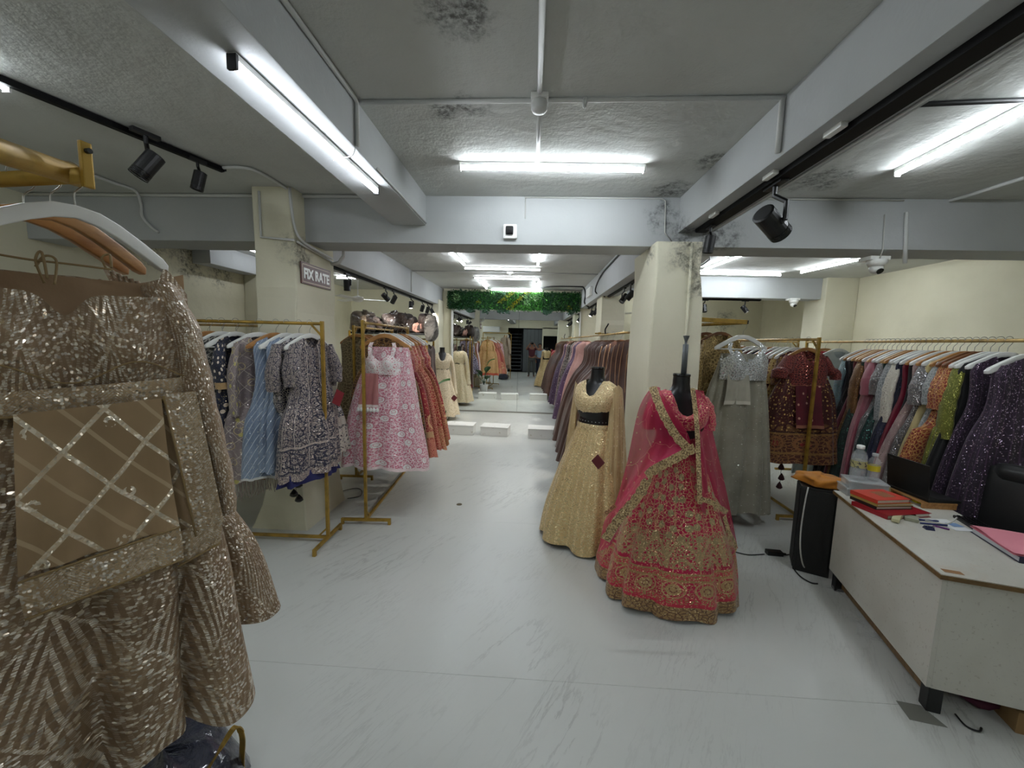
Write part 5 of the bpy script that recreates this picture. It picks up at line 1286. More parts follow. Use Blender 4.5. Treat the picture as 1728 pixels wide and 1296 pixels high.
# left drape: over the left shoulder, out to the floor side
Lp = [P3(1100, 652, 2.62), P3(1078, 690, 2.56), P3(1058, 780, 2.52), P3(1038, 850, 2.46), P3(1020, 880, 2.40), P3(1012, 930, 2.32)]
Rp = [P3(1112, 655, 2.55), P3(1140, 700, 2.46), P3(1163, 752, 2.43), P3(1098, 800, 2.34), P3(1085, 825, 2.30), P3(1030, 915, 2.22)]
sheet(Lp, Rp, 22, 40, .03, seed=9, wave=.007, kw=4).build('dupatta_left', PD, ps, True)
border(ps, [P3(1107, 651, 2.50), P3(1122, 690, 2.44), P3(1145, 730, 2.42), P3(1166, 752, 2.41)], .05, 1, scallop=.01)
border(ps, [P3(1168, 748, 2.40), P3(1140, 764, 2.37), P3(1100, 785, 2.32), P3(1086, 797, 2.29)], .052, -1, scallop=.01)
border(ps, [P3(1098, 815, 2.27), P3(1080, 845, 2.23), P3(1050, 880, 2.19), P3(1028, 915, 2.17)], .055, 1, scallop=.01)
border(ps, [P3(1040, 855, 2.44), P3(1025, 868, 2.4), P3(1018, 872, 2.4)], .025, 1, scallop=.004)
# right drape: straight down from the right shoulder
Lq = [P3(1165, 655, 2.53), P3(1172, 720, 2.47), P3(1174, 780, 2.40), P3(1178, 850, 2.33)]
Rq = [P3(1188, 660, 2.58), P3(1205, 740, 2.62), P3(1225, 830, 2.62), P3(1243, 925, 2.66)]
sheet(Lq, Rq, 16, 26, .025, seed=12, wave=.008, kw=3).build('dupatta_right', PD, ps, True)
border(ps, [P3(1164, 655, 2.51), P3(1171, 720, 2.44), P3(1174, 790, 2.37), P3(1176, 850, 2.31)], .03, -1, scallop=.003)
border(ps, [P3(1176, 846, 2.30), P3(1195, 850, 2.33), P3(1215, 862, 2.40), P3(1224, 868, 2.44)], .03, -1, scallop=.003)
border(ps, [P3(1224, 868, 2.5), P3(1232, 895, 2.55), P3(1243, 922, 2.64), P3(1232, 948, 2.62)], .028, 1, scallop=.003)
sheet([P3(1213, 866, 2.46), P3(1220, 905, 2.5), P3(1230, 955, 2.58)], [P3(1222, 868, 2.5), P3(1236, 905, 2.6), P3(1243, 925, 2.66)], 6, 10, .01, seed=14).build('dupatta_fall', PD, ps, True)

# ---- gold set
gc_ = (.555, 3.24); gr = D(-40)
mannequin(gc_, gr, 'black mannequin wearing the gold sequin lehenga beside the aisle', 1.50)
GD = fab('gold_sequin_skirt', (222, 192, 138), (204, 172, 116), [('line', (236, 212, 160), .05, .3, 0), ('vine', (206, 180, 128), 40, .14), ('seq', (240, 220, 170), 190, .32)], rough=.5)
GDB = fab('gold_bead_blouse', (216, 190, 142), (198, 170, 122), [('vine', (226, 202, 154), 46, .18), ('seq', (240, 222, 176), 200, .2)], rough=.5)
GDN = fab('gold_net_cape', (214, 186, 138), (198, 170, 120), [('line', (222, 200, 152), .05, .16, 0), ('dot', (232, 214, 170), 12, .1), ('seq', (244, 226, 180), 180, .05)], rough=.55, sheer=.3)
gs_ = thing('gold_lehenga', 'gold sequin lehenga with black belt and net cape sleeve on mannequin', 'lehenga', (gc_[0], gc_[1], 0), gr)
loft([(1.03, 0, .14, .108), (.97, 0, .165, .125), (.75, -.02, .23, .2), (.5, -.04, .295, .265), (.25, -.06, .345, .315), (.03, -.07, .365, .34)], 80, 36, 8, (.003, .024), 22, hem=.012).build('skirt', GD, gs_, True)
loft([(1.04, 0, .15, .118), (1.02, 0, .156, .124), (.99, 0, .152, .12)], 40, 4, 4, (0, 0), 2, hem=0).build('waistband', GDB, gs_, True)
loft([(1.10, 0, .134, .104), (1.08, 0, .138, .106), (1.04, 0, .142, .11)], 40, 4, 4, (0, 0), 2, hem=0).build('belt', plain('black_bead_belt', (18, 15, 16), .4), gs_, True)
bz = plain('belt_crystal', (220, 220, 225), .1, .6)
for k in range(11):
    a = -math.pi/2+(k-5)*.22
    MB().lathe([(.0, -.006), (.005, 0), (.0, .006)], 6, (.142*math.cos(a), .112*math.sin(a), 1.06)).build('belt_bead', bz, gs_)
loft([(1.395, 0, .095, .076), (1.37, 0, .15, .092), (1.33, 0, .186, .108), (1.26, 0, .182, .137, -.012), (1.2, 0, .17, .139, -.018), (1.09, 0, .137, .106, 0)], 48, 20, 5, (0, .002), 6, 0, .10, .08, .02, .002).build('blouse', GDB, gs_, True)
for s, zl in ((1, .30), (-1, .34)):
    def fc(i, j, s=s, zl=zl):
        a = -1.9+2.5*i; r = .06+.075*j+.012*math.sin(9*i*3.14+2*j)*j
        z = 1.375-(1.375-zl)*j-.1*(1-j)*abs(i-.5)
        x = s*(.165+.03*math.sin(j*1.6)+r*math.cos(a)*.8); y = .02+r*math.sin(a)*1.1
        return (x, y, z), (.4*i, z)
    MB().grid(fc, 22, 26).build('cape_sleeve', GDN, gs_, True)
MB().box((.17, -.22, .78), (.085, .004, .085), Matrix.Rotation(D(40), 3, 'Y'), .001).build('price_tag', plain('maroon_price_card', (96, 26, 34), .5), gs_)
# ---- cream set beside the mirror
cc = (-1.90, 8.12); cr = D(14)
mannequin(cc, cr, 'black mannequin wearing the cream gown beside the mirror', 1.53)
CM = fab('cream_sequin_gown', (208, 190, 156), (190, 170, 136), [('vine', (224, 208, 178), 36, .16), ('seq', (240, 226, 196), 190, .2)], rough=.55)
cs = thing('cream_gown', 'cream sequin gown with black belt on the mannequin beside the mirror', 'gown', (cc[0], cc[1], 0), cr)
loft([(1.08, 0, .142, .11), (1.0, 0, .17, .125), (.75, 0, .22, .18), (.4, .02, .29, .25), (.1, .03, .34, .3)], 64, 26, 8, (.003, .022), 52, hem=.012).build('skirt', CM, cs, True)
loft([(1.425, 0, .095, .076), (1.40, 0, .15, .092), (1.36, 0, .186, .108), (1.28, 0, .182, .137, -.012), (1.2, 0, .168, .135, -.015), (1.08, 0, .14, .108, 0)], 44, 18, 5, (0, .002), 7, 0, .14, .085, .02, .002).build('blouse', CM, cs, True)
loft([(1.13, 0, .138, .108), (1.07, 0, .144, .112)], 32, 2, 4, (0, 0), 2, hem=0).build('belt', plain('black_sash', (16, 14, 15), .5), cs, True)
for s in (-1, 1):
    sleeve((s*.155, 0, 1.37), [(s*.21, .0, 1.2), (s*.24, .0, .95), (s*.27, .01, .55)], [.05, .062, .065, .09], .7, 14).build('cape_sleeve', CM, cs, True)
MB().box((.25, -.2, .48), (.1, .004, .1), Matrix.Rotation(D(40), 3, 'Y'), .001).build('price_tag', plain('maroon_price_card', (96, 26, 34), .5), cs)
# ---- plant behind the red lehengas
pt = thing('potted_plant', 'young banana plant in a white pot behind the red lehengas', 'plant', (-1.55, 5.55, 0), world=True)
px0 = Vector((-1.55, 5.62, 0))
pt.location = px0; ORG[pt.name] = tuple(px0)
MB().lathe([(.10, 0), (.145, .25), (.15, .27), (.13, .27), (.12, .22), (.0, .22)], 20, px0).build('pot', MAT['white'], pt, True)
MB().lathe([(.12, 0), (.0, .005)], 16, px0+Vector((0, 0, .22))).build('soil', plain('dark_soil', (40, 30, 24), .95), pt)
for k, (az, L, h, mt, lean_) in enumerate([(5, .5, .95, 1, .2), (120, .5, .6, 0, .3), (200, .45, .55, 0, .35), (290, .42, .7, 0, .3), (60, .3, .5, 0, .4)]):
    a = D(az); d = Vector((math.cos(a), math.sin(a), 0)); b0 = px0+Vector((0, 0, .23)); tip = b0+d*lean_*.5+Vector((0, 0, h-.3))
    lf = MB().tube([b0, b0+d*.03+Vector((0, 0, (h-.3)*.5)), tip], [.012, .01, .007], 8).build('stem', LEAF[0], pt, True)
    def fl_(i, j, tip=tip, d=d, L=L, lean_=lean_):
        t = j; w = .11*math.sin(math.pi*min(1, t*.93+.05))**.8
        c = tip+Vector((0, 0, L*.8*t*(1-.45*t)))+d*(L*.5*t*(lean_*2+t*.6))
        sd = Vector((-d.y, d.x, 0)); x = (i-.5)*2
        p = c+sd*w*x+Vector((0, 0, .03*abs(x)))
        return tuple(p), (i, j)
    MB().grid(fl_, 6, 12).build('leaf', LEAF[mt], pt, True)

# ------------------------------------------------------------------ champagne set in the left foreground
fp = at_y(115, 560, .92); fz = D(50); F0 = (fp.x, fp.y)
def Q(px, py, off=0.0):
    """local point of the front outfit under a pixel; off = metres in front of its middle plane"""
    q = (F0[0]+off*math.sin(fz), F0[1]-off*math.cos(fz)); s, z = on_plane(px, py, q, fz)
    return Vector((s, -off, z))
def champ(name, c, c2, zone=True, dens=.34, border=False):
    """champagne net with bead rows that change direction between diamond zones, and scattered sequins"""
    g = G(name, 'UV'); g.is2d = True
    col = g.mix(g.noise(6, 3).ss(.35, .65), c, c2)
    wob = (g.noise(7, 2)-.5)*.02
    if border:
        zz = (((g.u+wob)/.07).fract()) ; ang = (zz < .5)*2.0-1.0
        row = ((g.v*1.0+g.u*ang*1.0)/.0075).tri()
        zone_ = ((g.u/.14).tri() > .5)
    else:
        du = ((g.u+wob)/.16).tri(); dv = ((g.v+wob*1.5)/.34).tri()
        zone_ = (du+dv).ss(.92, .95)
        edge = ((du+dv-.95).abs() < .035)
        slant = (((g.u/.16).fract() > .5)*2.0-1.0)*.14
        row = ((g.u+g.v*slant+wob*.4)/.0125).tri()
    bead = row > .55
    gap = ((g.v+g.noise(40, 1)*.004)/.0062).tri() < .72
    d, cc = g.vor(165); r = g.chan(cc, 0); r2 = g.chan(cc, 1)
    d2, cc2 = g.vor(80); q2 = g.chan(cc2, 0)
    sq1 = (r < dens)*(d < .52)
    big = (q2 < .3)*(d2 < .36)
    rows = bead*gap*(1-zone_*.85)
    m = rows.mx(sq1*(zone_*.75+.25)).mx(big*zone_)
    if not border: m = m.mx(edge*gap)
    tone = g.mix(r2, (182, 160, 130), (250, 242, 228))
    col = g.mix(m, col, tone)
    g.put('Base Color', col); g.put('Metallic', m*.45); g.put('Roughness', .62-m*.38)
    g.tilt(cc, (sq1.mx(big))*.95+.12)
    return g.mat
CH = champ('champagne_beaded_net', (140, 116, 88), (118, 95, 70))
CHB = champ('champagne_border_beads', (170, 146, 112), (150, 126, 94), dens=.5, border=True)
def lattice_mat():
    g = G('brown_net_with_sequin_lattice', 'UV'); g.is2d = True
    wob = (g.noise(5, 2)-.5)*.02
    def lat(du, dv, p, w, sl):
        a = (((g.u+du)+(g.v+dv)*sl+wob)/p).tri() > 1-w; b = (((g.u+du)-(g.v+dv)*sl+wob)/p).tri() > 1-w
        return a.mx(b)
    l1 = lat(0, 0, .155, .085, .82); l2 = lat(.035, .045, .155, .075, .82)
    d, cc = g.vor(210); r = g.chan(cc, 0); m = l1*(r < .62)
    dm, _ = g.vor(6.2, None, 'F1', .35); mot = dm.band(.03, .085)*(g.chan(g.vor(150)[1], 0) < .6)
    col = g.mix(g.noise(4, 3).ss(.35, .65), (172, 144, 108), (152, 126, 92))
    col = g.mix(l2*.8, col, (196, 172, 138)); col = g.mix(l1, col, (206, 186, 156)); col = g.mix(m.mx(mot), col, (226, 214, 194))
    g.put('Base Color', col); mm = m.mx(mot); g.put('Metallic', mm*.7); g.put('Roughness', .6-mm*.3)
    g.tilt(cc, mm*.8); g.put('Alpha', l1*.1+.9)
    return g.mat
CHL = lattice_mat()
PIP = plain('khaki_satin_piping', (142, 118, 76), .5)
LIN = fab('tan_lining', (168, 138, 104), (152, 122, 90), rough=.6)
# the stand: rail going back left, a cross arm toward the camera, end plate
ax = Vector((math.cos(fz), math.sin(fz), 0)); bx_ = Vector((-math.sin(fz), math.cos(fz), 0))
zr = 2.055
ep = at_z(140, 296, zr)
fs_ = thing('display_stand', 'gold stand arms with end plate at the left edge', 'rack', (ep.x-.5, ep.y, 0), world=True)
rdir = (at_z(-60, 306, zr)-ep).normalized()
MB().tube([ep, ep+rdir*1.15], .017, 14).build('rail', MAT['gold'], fs_, True)
q0 = at_z(132, 298, zr+.012); q1 = at_y(-10, 252, q0.y-.19)
ad = (q1-q0).normalized()
MB().tube([q0, q0+ad*.45], .024, 16).build('cross_arm', MAT['gold'], fs_, True)
pl = Vector((rdir.x, rdir.y, 0)).normalized(); sd = Vector((-pl.y, pl.x, 0))
MB().box(ep-pl*.012+Vector((0, 0, .022)), (.010, .022, .10), Matrix((-pl, sd, Vector((0, 0, 1)))).transposed(), .003).build('end_plate', MAT['gold'], fs_)
MB().lathe([(.006, -.008), (.006, .008)], 10, ep-pl*.018+Vector((0, 0, .052)), -pl).build('bolt_hole', MAT['black'], fs_)
e = q0+ad*.45; MB().bar((e.x, e.y, 0), (e.x, e.y, e.z), .03, .03).build('post', MAT['gold'], fs_)
e = ep+rdir*1.15; MB().bar((e.x, e.y, 0), (e.x, e.y, e.z), .03, .03).build('post', MAT['gold'], fs_)
MB().bar((e.x, e.y-.3, .015), (e.x, e.y+.3, .015), .03, .03).build('foot_bar', MAT['gold'], fs_)
# hangers
ht = ep+pl*.03
h1 = hanger(ht.x, ht.y, 2.06, D(80), 'white', 'large white hanger carrying the champagne sequin lehenga', 'hangers at the left edge', .92)
h2 = hanger(ht.x+pl.x*.07, ht.y+pl.y*.07, 2.06, D(84), 'wood', 'wooden hanger just behind the white one at the left edge', 'hangers at the left edge', .95)
h3 = hanger(ht.x+pl.x*.15, ht.y+pl.y*.15, 2.06, D(78), 'wood', 'wooden hanger farthest back at the left edge', 'hangers at the left edge', .95)
for h_ in (h1, h2, h3):
    for c_ in list(h_.children):
        if c_.name.startswith('trouser_bar'): bpy.data.objects.remove(c_)
# the lehenga
ch = thing('champagne_lehenga', 'champagne sequin lehenga with lattice dupatta filling the left foreground', 'lehenga', (F0[0], F0[1], 0), fz)
loft([(1.62, .0, .18, .035), (1.5, .0, .21, .05), (1.25, .0, .235, .065), (1.0, .0, .255, .08), (.75, -.02, .27, .09), (.50, -.03, .28, .10)], 160, 50, 5, (.004, .06), 26, hem=.025, crease=.3).build('skirt', CH, ch, True)
# bodice front with two cups
ZT, ZB, HWB = 1.872, 1.505, .235
def bodice(i, j):
    x = -HWB+2*HWB*i; f = abs(x)/HWB
    top = 1.785+.01*f if f < .66 else 1.79+(ZT-1.79)*min(1, (f-.66)/.12)
    if f > .82: top = ZT-.06*(f-.82)/.18
    top -= .05*math.exp(-(x/.03)**2)
    z = top+(ZB+.012*x/HWB-top)*j
    cup = math.exp(-((abs(x)-.105)/.075)**2-((z-1.66)/.075)**2)
    y = -.05-.05*cup-.03*(1-f*f)+.03*f**6+.006*math.sin(23*x+8*z)
    return (x, y, z), (x*1.15, z+.04*math.exp(-((abs(x)-.1)/.06)**2))
MB().grid(bodice, 64, 40).build('blouse_front', CH, ch, True)
def bback(i, j):
    x = -HWB+2*HWB*i; f = abs(x)/HWB; top = 1.835 if f < .6 else 1.835+(ZT-1.835)*(f-.6)/.4
    return (x, .02+.01*math.sin(9*x), top+(ZB-top)*j), (x, j*.3)
MB().grid(bback, 24, 10).build('blouse_back', LIN, ch, True)
def lowband(i, j):
    x = -.25+.5*i; z = 1.565-.055*j+.014*x/.25; return (x, -.092+.05*abs(x/.25)**3-.004*math.sin(3.14*j), z), (x, z)
MB().grid(lowband, 40, 4).build('hem_band', CHB, ch, True)
MB().tube([(-.25+.5*i/30, -.094+.05*abs((-.25+.5*i/30)/.25)**3, 1.509+.014*(-.25+.5*i/30)/.25) for i in range(31)], .0035, 6).build('hem_piping', PIP, ch, True)
MB().tube([( -.235+.47*i/40, -.06-.05*math.exp(-((abs(-.235+.47*i/40)-.105)/.09)**2)*.7-.03*(1-(abs(-.235+.47*i/40)/.235)**2), 1.60-.025*math.cos(4*math.pi*i/40)) for i in range(41)], .002, 5).build('under_bust_seam', PIP, ch, True)
# lattice dupatta: back layer with side border, front layer with hem border
def SH(L, R, nm, m, **kw): return sheet(L, R, **kw).build(nm, m, ch, True)
SH([Q(275, 665, .1), Q(300, 760, .115), Q(330, 900, .12)], [Q(330, 660, .09), Q(352, 760, .105), Q(378, 880, .11)], 'dupatta_side_border', CHB, nu=8, nv=20, wave=.004)
SH([Q(180, 700, .09), Q(200, 820, .1), Q(225, 960, .11)], [Q(285, 700, .09), Q(305, 800, .1), Q(335, 890, .11)], 'dupatta_back_layer', CHL, nu=12, nv=16, wave=.004)
SH([Q(300, 900, .115), Q(300, 925, .115), Q(300, 955, .115)], [Q(372, 862, .11), Q(374, 890, .11), Q(372, 915, .11)], 'dupatta_back_hem', CHB, nu=12, nv=6, wave=.002)
SH([Q(22, 700, .135), Q(26, 850, .14), Q(30, 975, .145)], [Q(272, 672, .12), Q(288, 800, .13), Q(303, 888, .14)], 'dupatta_front_layer', CHL, nu=26, nv=30, wave=.005)
SH([Q(30, 985, .147), Q(34, 1015, .147), Q(42, 1045, .147)], [Q(304, 890, .142), Q(308, 915, .142), Q(310, 942, .142)], 'dupatta_front_hem', CHB, nu=30, nv=6, wave=.003)
for a, b, o1, o2 in (((30, 984), (304, 889), .149, .144), ((42, 1046), (310, 943), .149, .144), ((300, 956), (372, 916), .117, .112)):
    A, B = Q(a[0], a[1], o1), Q(b[0], b[1], o2); MB().tube([A.lerp(B, i/10) for i in range(11)], .0032, 6).build('dupatta_piping', PIP, ch, True)
MB().tube([Q(276, 668, .102), Q(300, 770, .117), Q(331, 905, .122)], .003, 6).build('dupatta_piping', PIP, ch, True)
# sleeves
sleeve(Q(262, 478, .0), [Q(305, 560, .01), Q(338, 690, .02), Q(368, 800, .03), Q(378, 860, .03)], [.06, .075, .07, .06, .055], .6, 20).build('sleeve', CH, ch, True)
sleeve((-.2, -.0, 1.80), [(-.26, -.01, 1.66), (-.29, -.02, 1.45), (-.31, -.03, 1.2)], [.06, .075, .07, .055], .6, 16).build('sleeve', CH, ch, True)
# neck cords
for k, (a, b, c, d) in enumerate([((60, 450), (75, 432), (95, 440), (92, 480)), ((75, 478), (60, 440), (70, 425), (80, 470)), ((180, 455), (172, 435), (185, 430), (188, 452)), ((-10, 428), (50, 438), (120, 446), (190, 455))]):
    MB().tube(smooth_path([Q(*a, .03), Q(*b, .035), Q(*c, .035), Q(*d, .05)], 6), .0028, 6).build('neck_cord', PIP, ch, True)
# second set pressed behind it, its skirt showing at the right
c2 = thing('champagne_lehenga', 'second champagne sequin lehenga showing behind the front one at its right', 'lehenga', (F0[0]+pl.x*.13, F0[1]+pl.y*.13, 0), fz)
loft([(1.72, .0, .19, .03), (1.5, .02, .23, .04), (1.25, .04, .29, .05), (.95, .09, .37, .06), (.66, .10, .42, .07)], 80, 34, 6, (.004, .02), 77, hem=.01).build('skirt', CH, c2, True)
rows = [(1.865, .03, .17, .028), (1.83, .03, .21, .03), (1.6, .03, .21, .045), (1.45, .03, .20, .04)]
loft(rows, 40, 14, 4, (.002, .006), 5, .4, .06, .1, .02, .003).build('blouse', CH, c2, True)
rf = random.Random(5)
for k in range(9):
    x = .15+.012*k; MB().tube([(x, -.03, 1.87-.005*k), (x+.01, -.035, 1.84-.01*k), (x+.02, -.04, 1.79-.012*k)], .006, 6).build('shoulder_frill', CH, c2, True)
# navy bundle in clear film with a gold trimmed handle
NVB = wrapped_mat('navy_cloth_in_clear_film', (20, 26, 52), (14, 18, 38))
nb = thing('gift_bag', 'navy cloth in clear film bag with gold trimmed handle, bottom left', 'bag', (-1.12, 1.18, 0), world=True)
def lumpmb(c, d, seed, ex=2.6, rough=.12, n=26, m=14):
    rnd = random.Random(seed); ph = [rnd.uniform(0, 6) for _ in range(8)]; vs = []
    for j in range(m+1):
        b = -math.pi/2+math.pi*j/m
        for i in range(n):
            a = 2*math.pi*i/n; s = lambda v: math.copysign(abs(v)**(2/ex), v)
            r = 1+rough*(math.sin(3*a+ph[0]+2*b)+.6*math.sin(5*a+ph[1]-3*b)+.5*math.sin(4*b+ph[2]+a))
            vs.append((c[0]+s(math.cos(b))*s(math.cos(a))*r*d[0]/2, c[1]+s(math.cos(b))*s(math.sin(a))*r*d[1]/2, c[2]+(s(math.sin(b))*(r if b > 0 else 1)+1)*d[2]/2))
    return MB().add(vs, [(j*n+i, j*n+(i+1) % n, (j+1)*n+(i+1) % n, (j+1)*n+i) for j in range(m) for i in range(n)])
lumpmb((-1.24, 1.13, 0), (.46, .34, .255), 3, 2.8, .09).build('cloth', NVB, nb, True)
hA, hB, hC = at_y(352, 1296, 1.1), at_y(398, 1226, 1.16), at_y(408, 1290, 1.2)
hp = smooth_path([hA+Vector((-.03, -.02, -.05)), hA, at_y(375, 1258, 1.12), hB, at_y(409, 1245, 1.19), hC, hC+Vector((.0, .01, -.1))], 6)
def tape(P, w, t=.004):
    mb = MB()
    for i in range(len(P)-1): mb.bar(P[i], P[i+1]+(P[i+1]-P[i])*.15, w, t)
    return mb
tape(hp, .02).build('handle', MAT['gold'], nb)
g = G('clear_film', 'Object'); g.is2d = False; g.put('Base Color', (225, 228, 230)); g.put('Roughness', .08); g.put('Alpha', .16); g.bump(g.noise(10, 4, dist=1.0), .8, .05); MAT['film'] = g.mat
def filmf(i, j):
    P = [at_y(308, 1250, 1.15), at_y(345, 1225, 1.18), at_y(398, 1228, 1.17)]; p = P[0].lerp(P[1], min(1, 2*i)) if i < .5 else P[1].lerp(P[2], 2*i-1)
    return tuple(p+Vector((.01*math.sin(6*i), .02*j, -.16*j))), (i, j)
MB().grid(filmf, 12, 6).build('film', MAT['film'], nb, True)

# ------------------------------------------------------------------ desk and what is on it
dz = .70; C0 = Vector((1.90, 1.75, 0)); da = math.atan2(.96, .28)        # long edge direction
e1 = Vector((math.cos(da), math.sin(da), 0)); e2 = Vector((e1.y, -e1.x, 0))
DL, DW = 1.06, .57
def DP_(a, b, z=0): return C0+e1*a+e2*b+Vector((0, 0, z))
RD_ = Matrix((e1, e2*-1, Vector((0, 0, 1)))).transposed()
g = G('worn_white_laminate', 'WORLD'); g.is2d = False
cl = g.mix(g.noise(3, 4).ss(.35, .7), (206, 204, 194), (194, 191, 180)); cl = g.mix(g.noise(70, 3).ss(.62, .7)*.35, cl, (140, 130, 112)); cl = g.mix(g.noise(2.1, 5, rough=.7).ss(.62, .74)*.3, cl, (190, 160, 130))
g.put('Base Color', cl); g.put('Roughness', .42); MAT['laminate'] = g.mat
MAT['edge'] = wood('brown_edge_band', (128, 98, 56), (104, 78, 42))
dk = thing('office_desk', 'white laminate desk with brown edging at the right', 'desk', C0, world=True)
def dbox(a0, a1, b0, b1, z0, z1, nm, m, par=dk, bev=.0):
    c = DP_((a0+a1)/2, (b0+b1)/2, (z0+z1)/2)
    return MB().box(c, (a1-a0, b1-b0, z1-z0), RD_, bev).build(nm, m, par)
dbox(-.012, DL, -.012, DW, dz-.004, dz, 'worktop_face', MAT['laminate'])
dbox(-.015, DL+.003, -.015, DW+.003, dz-.024, dz-.004, 'worktop_edge', MAT['edge'])
dbox(.01, DL-.02, .008, .026, .125, dz-.024, 'front_panel', MAT['laminate'])
dbox(.008, .026, .026, DW-.02, .125, dz-.024, 'end_panel', MAT['laminate'])
dbox(DL-.04, DL-.022, .026, DW-.02, .125, dz-.024, 'end_panel', MAT['laminate'])
for a in (.04, DL-.07):
    for b in (.05, DW-.06):
        MB().box(DP_(a, b, .07), (.055, .055, .14), RD_, .004).build('leg', MAT['black'], dk)
dbox(.05, DL-.06, .06, .08, .03, .11, 'stretcher', MAT['edge'])
MB().box(DP_(.03, .05, dz+.0006), (.03, .07, .0008), RD_).build('torn_sticker', plain('torn_paper_sticker', (150, 110, 70), .8), dk)
# under the desk
lump('cloth_bag', DP_(.25, .33, 0), (.3, .3, .1), 5, plain('dark_maroon_cloth', (74, 20, 44), .8), 'dark maroon cloth bundle on the floor under the desk', 'bundle')
cb = thing('carton', 'brown cardboard carton on the floor under the desk', 'box', DP_(.12, .42, 0), da)
MB().box((0, 0, .05), (.2, .16, .1), bev=.002).build('body', plain('cardboard', (142, 112, 72), .85), cb)
MB().box((0, 0, .101), (.2, .05, .002)).build('tape', plain('packing_tape', (176, 150, 104), .3), cb)
def on_desk(px, py, z=dz): return at_z(px, py, z)
def book(c, L, W, H, rz, cover, label, pages=(222, 216, 202), art=None, name='book', z=dz, cat='book', group=None):
    t = thing(name, label, cat, (c[0], c[1], z), rz, group); cm = plain(name+'_cover', cover, .4)
    MB().box((0, 0, .0015), (L, W, .003), bev=.0008).build('back_cover', cm, t)
    MB().box((0, 0, H-.0015), (L, W, .003), bev=.0008).build('front_cover', cm, t)
    MB().box((-L/2+.002, 0, H/2), (.004, W, H), bev=.001).build('spine', cm, t)
    MB().box((.0, 0, H/2), (L-.012, W-.012, H-.006)).build('pages', plain('page_edges', pages, .8), t)
    return t
rzl = da
lb = on_desk(1496, 862); book((lb.x+.02, lb.y+.0), .32, .21, .026, rzl-D(62), (152, 22, 34), 'thick red ledger at the bottom of the book pile', name='ledger')
pc2 = on_desk(1482, 852, dz+.026)
b2 = book((pc2.x+.03, pc2.y+.02), .25, .17, .02, rzl-D(66), (36, 30, 28), 'black covered book between the red ledger and the yellow one', z=dz+.026)
b3 = book((pc2.x+.03, pc2.y+.02), .25, .17, .016, rzl-D(65), (176, 148, 76), 'mustard yellow book in the pile on the desk', z=dz+.046)
b4 = book((pc2.x+.025, pc2.y+.025), .24, .17, .024, rzl-D(64), (206, 66, 48), 'orange red book with gold crest on top of the pile', z=dz+.062)
cr_ = fab('gold_crest_print', (206, 66, 48), (198, 60, 44), [('vine', (140, 90, 40), 90, .3)])
MB().grid(lambda i, j: ((.02+.09*(i-.5), .09*(j-.5), .0244), (.09*i, .09*j)), 1, 1).build('crest_print', cr_, b4)
# clear plastic boxes with bottles on top
g = G('clear_plastic', 'Object'); g.put('Base Color', (226, 230, 230)); g.put('Roughness', .12); g.put('Alpha', .42); MAT['clear'] = g.mat
pb1 = on_desk(1440, 836)
def clear_box(c, L, W, H, rz, z, label):
    t = thing('plastic_box', label, 'box', (c[0], c[1], z), rz)
    MB().box((0, 0, H/2-.004), (L, W, H-.008), bev=.004).build('body', MAT['clear'], t)
    MB().box((0, 0, H-.005), (L+.008, W+.008, .01), bev=.003).build('lid', MAT['clear'], t)
    MB().box((0, 0, H*.3), (L*.8, W*.8, H*.4), bev=.004).build('contents', plain('grey_card_stack', (92, 92, 94), .7), t)
q1 = at_z(1446, 808, dz+.11); q2 = at_z(1472, 810, dz+.11); bxp = DP_(.985, .10); bxq = (q1+q2)/2
clear_box(bxq, .15, .24, .058, da, dz, 'lower clear plastic box at the far corner of the desk')
clear_box(bxq, .15, .21, .05, da-D(4), dz+.059, 'upper clear plastic box carrying the two water bottles')
g = G('bottle_pet', 'Object'); g.put('Base Color', (232, 236, 238)); g.put('Roughness', .05); g.put('Alpha', .2); MAT['pet'] = g.mat
g = G('water', 'Object'); g.put('Base Color', (206, 212, 216)); g.put('Roughness', .02); g.put('Alpha', .16); MAT['water'] = g.mat
def bottle(c, r, h, z, label, fill, capc, lab):
    t = thing('water_bottle', label, 'bottle', (c[0], c[1], z))
    MB().lathe([(r*.8, 0), (r, .006), (r, h*.3), (r*.93, h*.33), (r, h*.36), (r, h*.66), (r*.8, h*.78), (r*.42, h*.88), (r*.42, h*.93)], 22, cap=True).build('body', MAT['pet'], t, True)
    MB().lathe([(r*.75, .004), (r*.92, .01), (r*.92, h*fill)], 18).build('water', MAT['water'], t, True)
    MB().lathe([(r*.5, h*.9), (r*.52, h*.905), (r*.52, h*.985), (r*.46, h)], 18).build('cap', capc, t, True)
    MB().lathe([(r*1.012, h*.36), (r*1.012, h*.56)], 22, cap=False).build('label_band', lab, t, True)
    return t
YLB = fab('yellow_bottle_label', (226, 206, 40), (206, 186, 30))
g = G('printed_clear_label', 'Object'); g.is2d = False; g.put('Base Color', g.mix(g.noise(60, 2) > .55, (210, 200, 120), (60, 50, 40))); g.put('Alpha', .55); CLB = g.mat
bo1 = Vector((bxq.x-.02, bxq.y+.03, 0)); 
bottle((q1.x, q1.y), .044, .24, dz+.1095, 'large clear water bottle with white cap and yellow label', .72, MAT['white'], CLB)
bottle((q2.x, q2.y), .034, .19, dz+.1095, 'smaller clear water bottle with yellow and brown label', .5, MAT['clear'], YLB)
solo('sticky_notes', MB().box(DP_(1.02, .44, dz+.03), (.05, .05, .06), RD_, .003), plain('bright_yellow_paper', (232, 214, 30), .6), 'bright yellow note block behind the small bottle', 'notes')
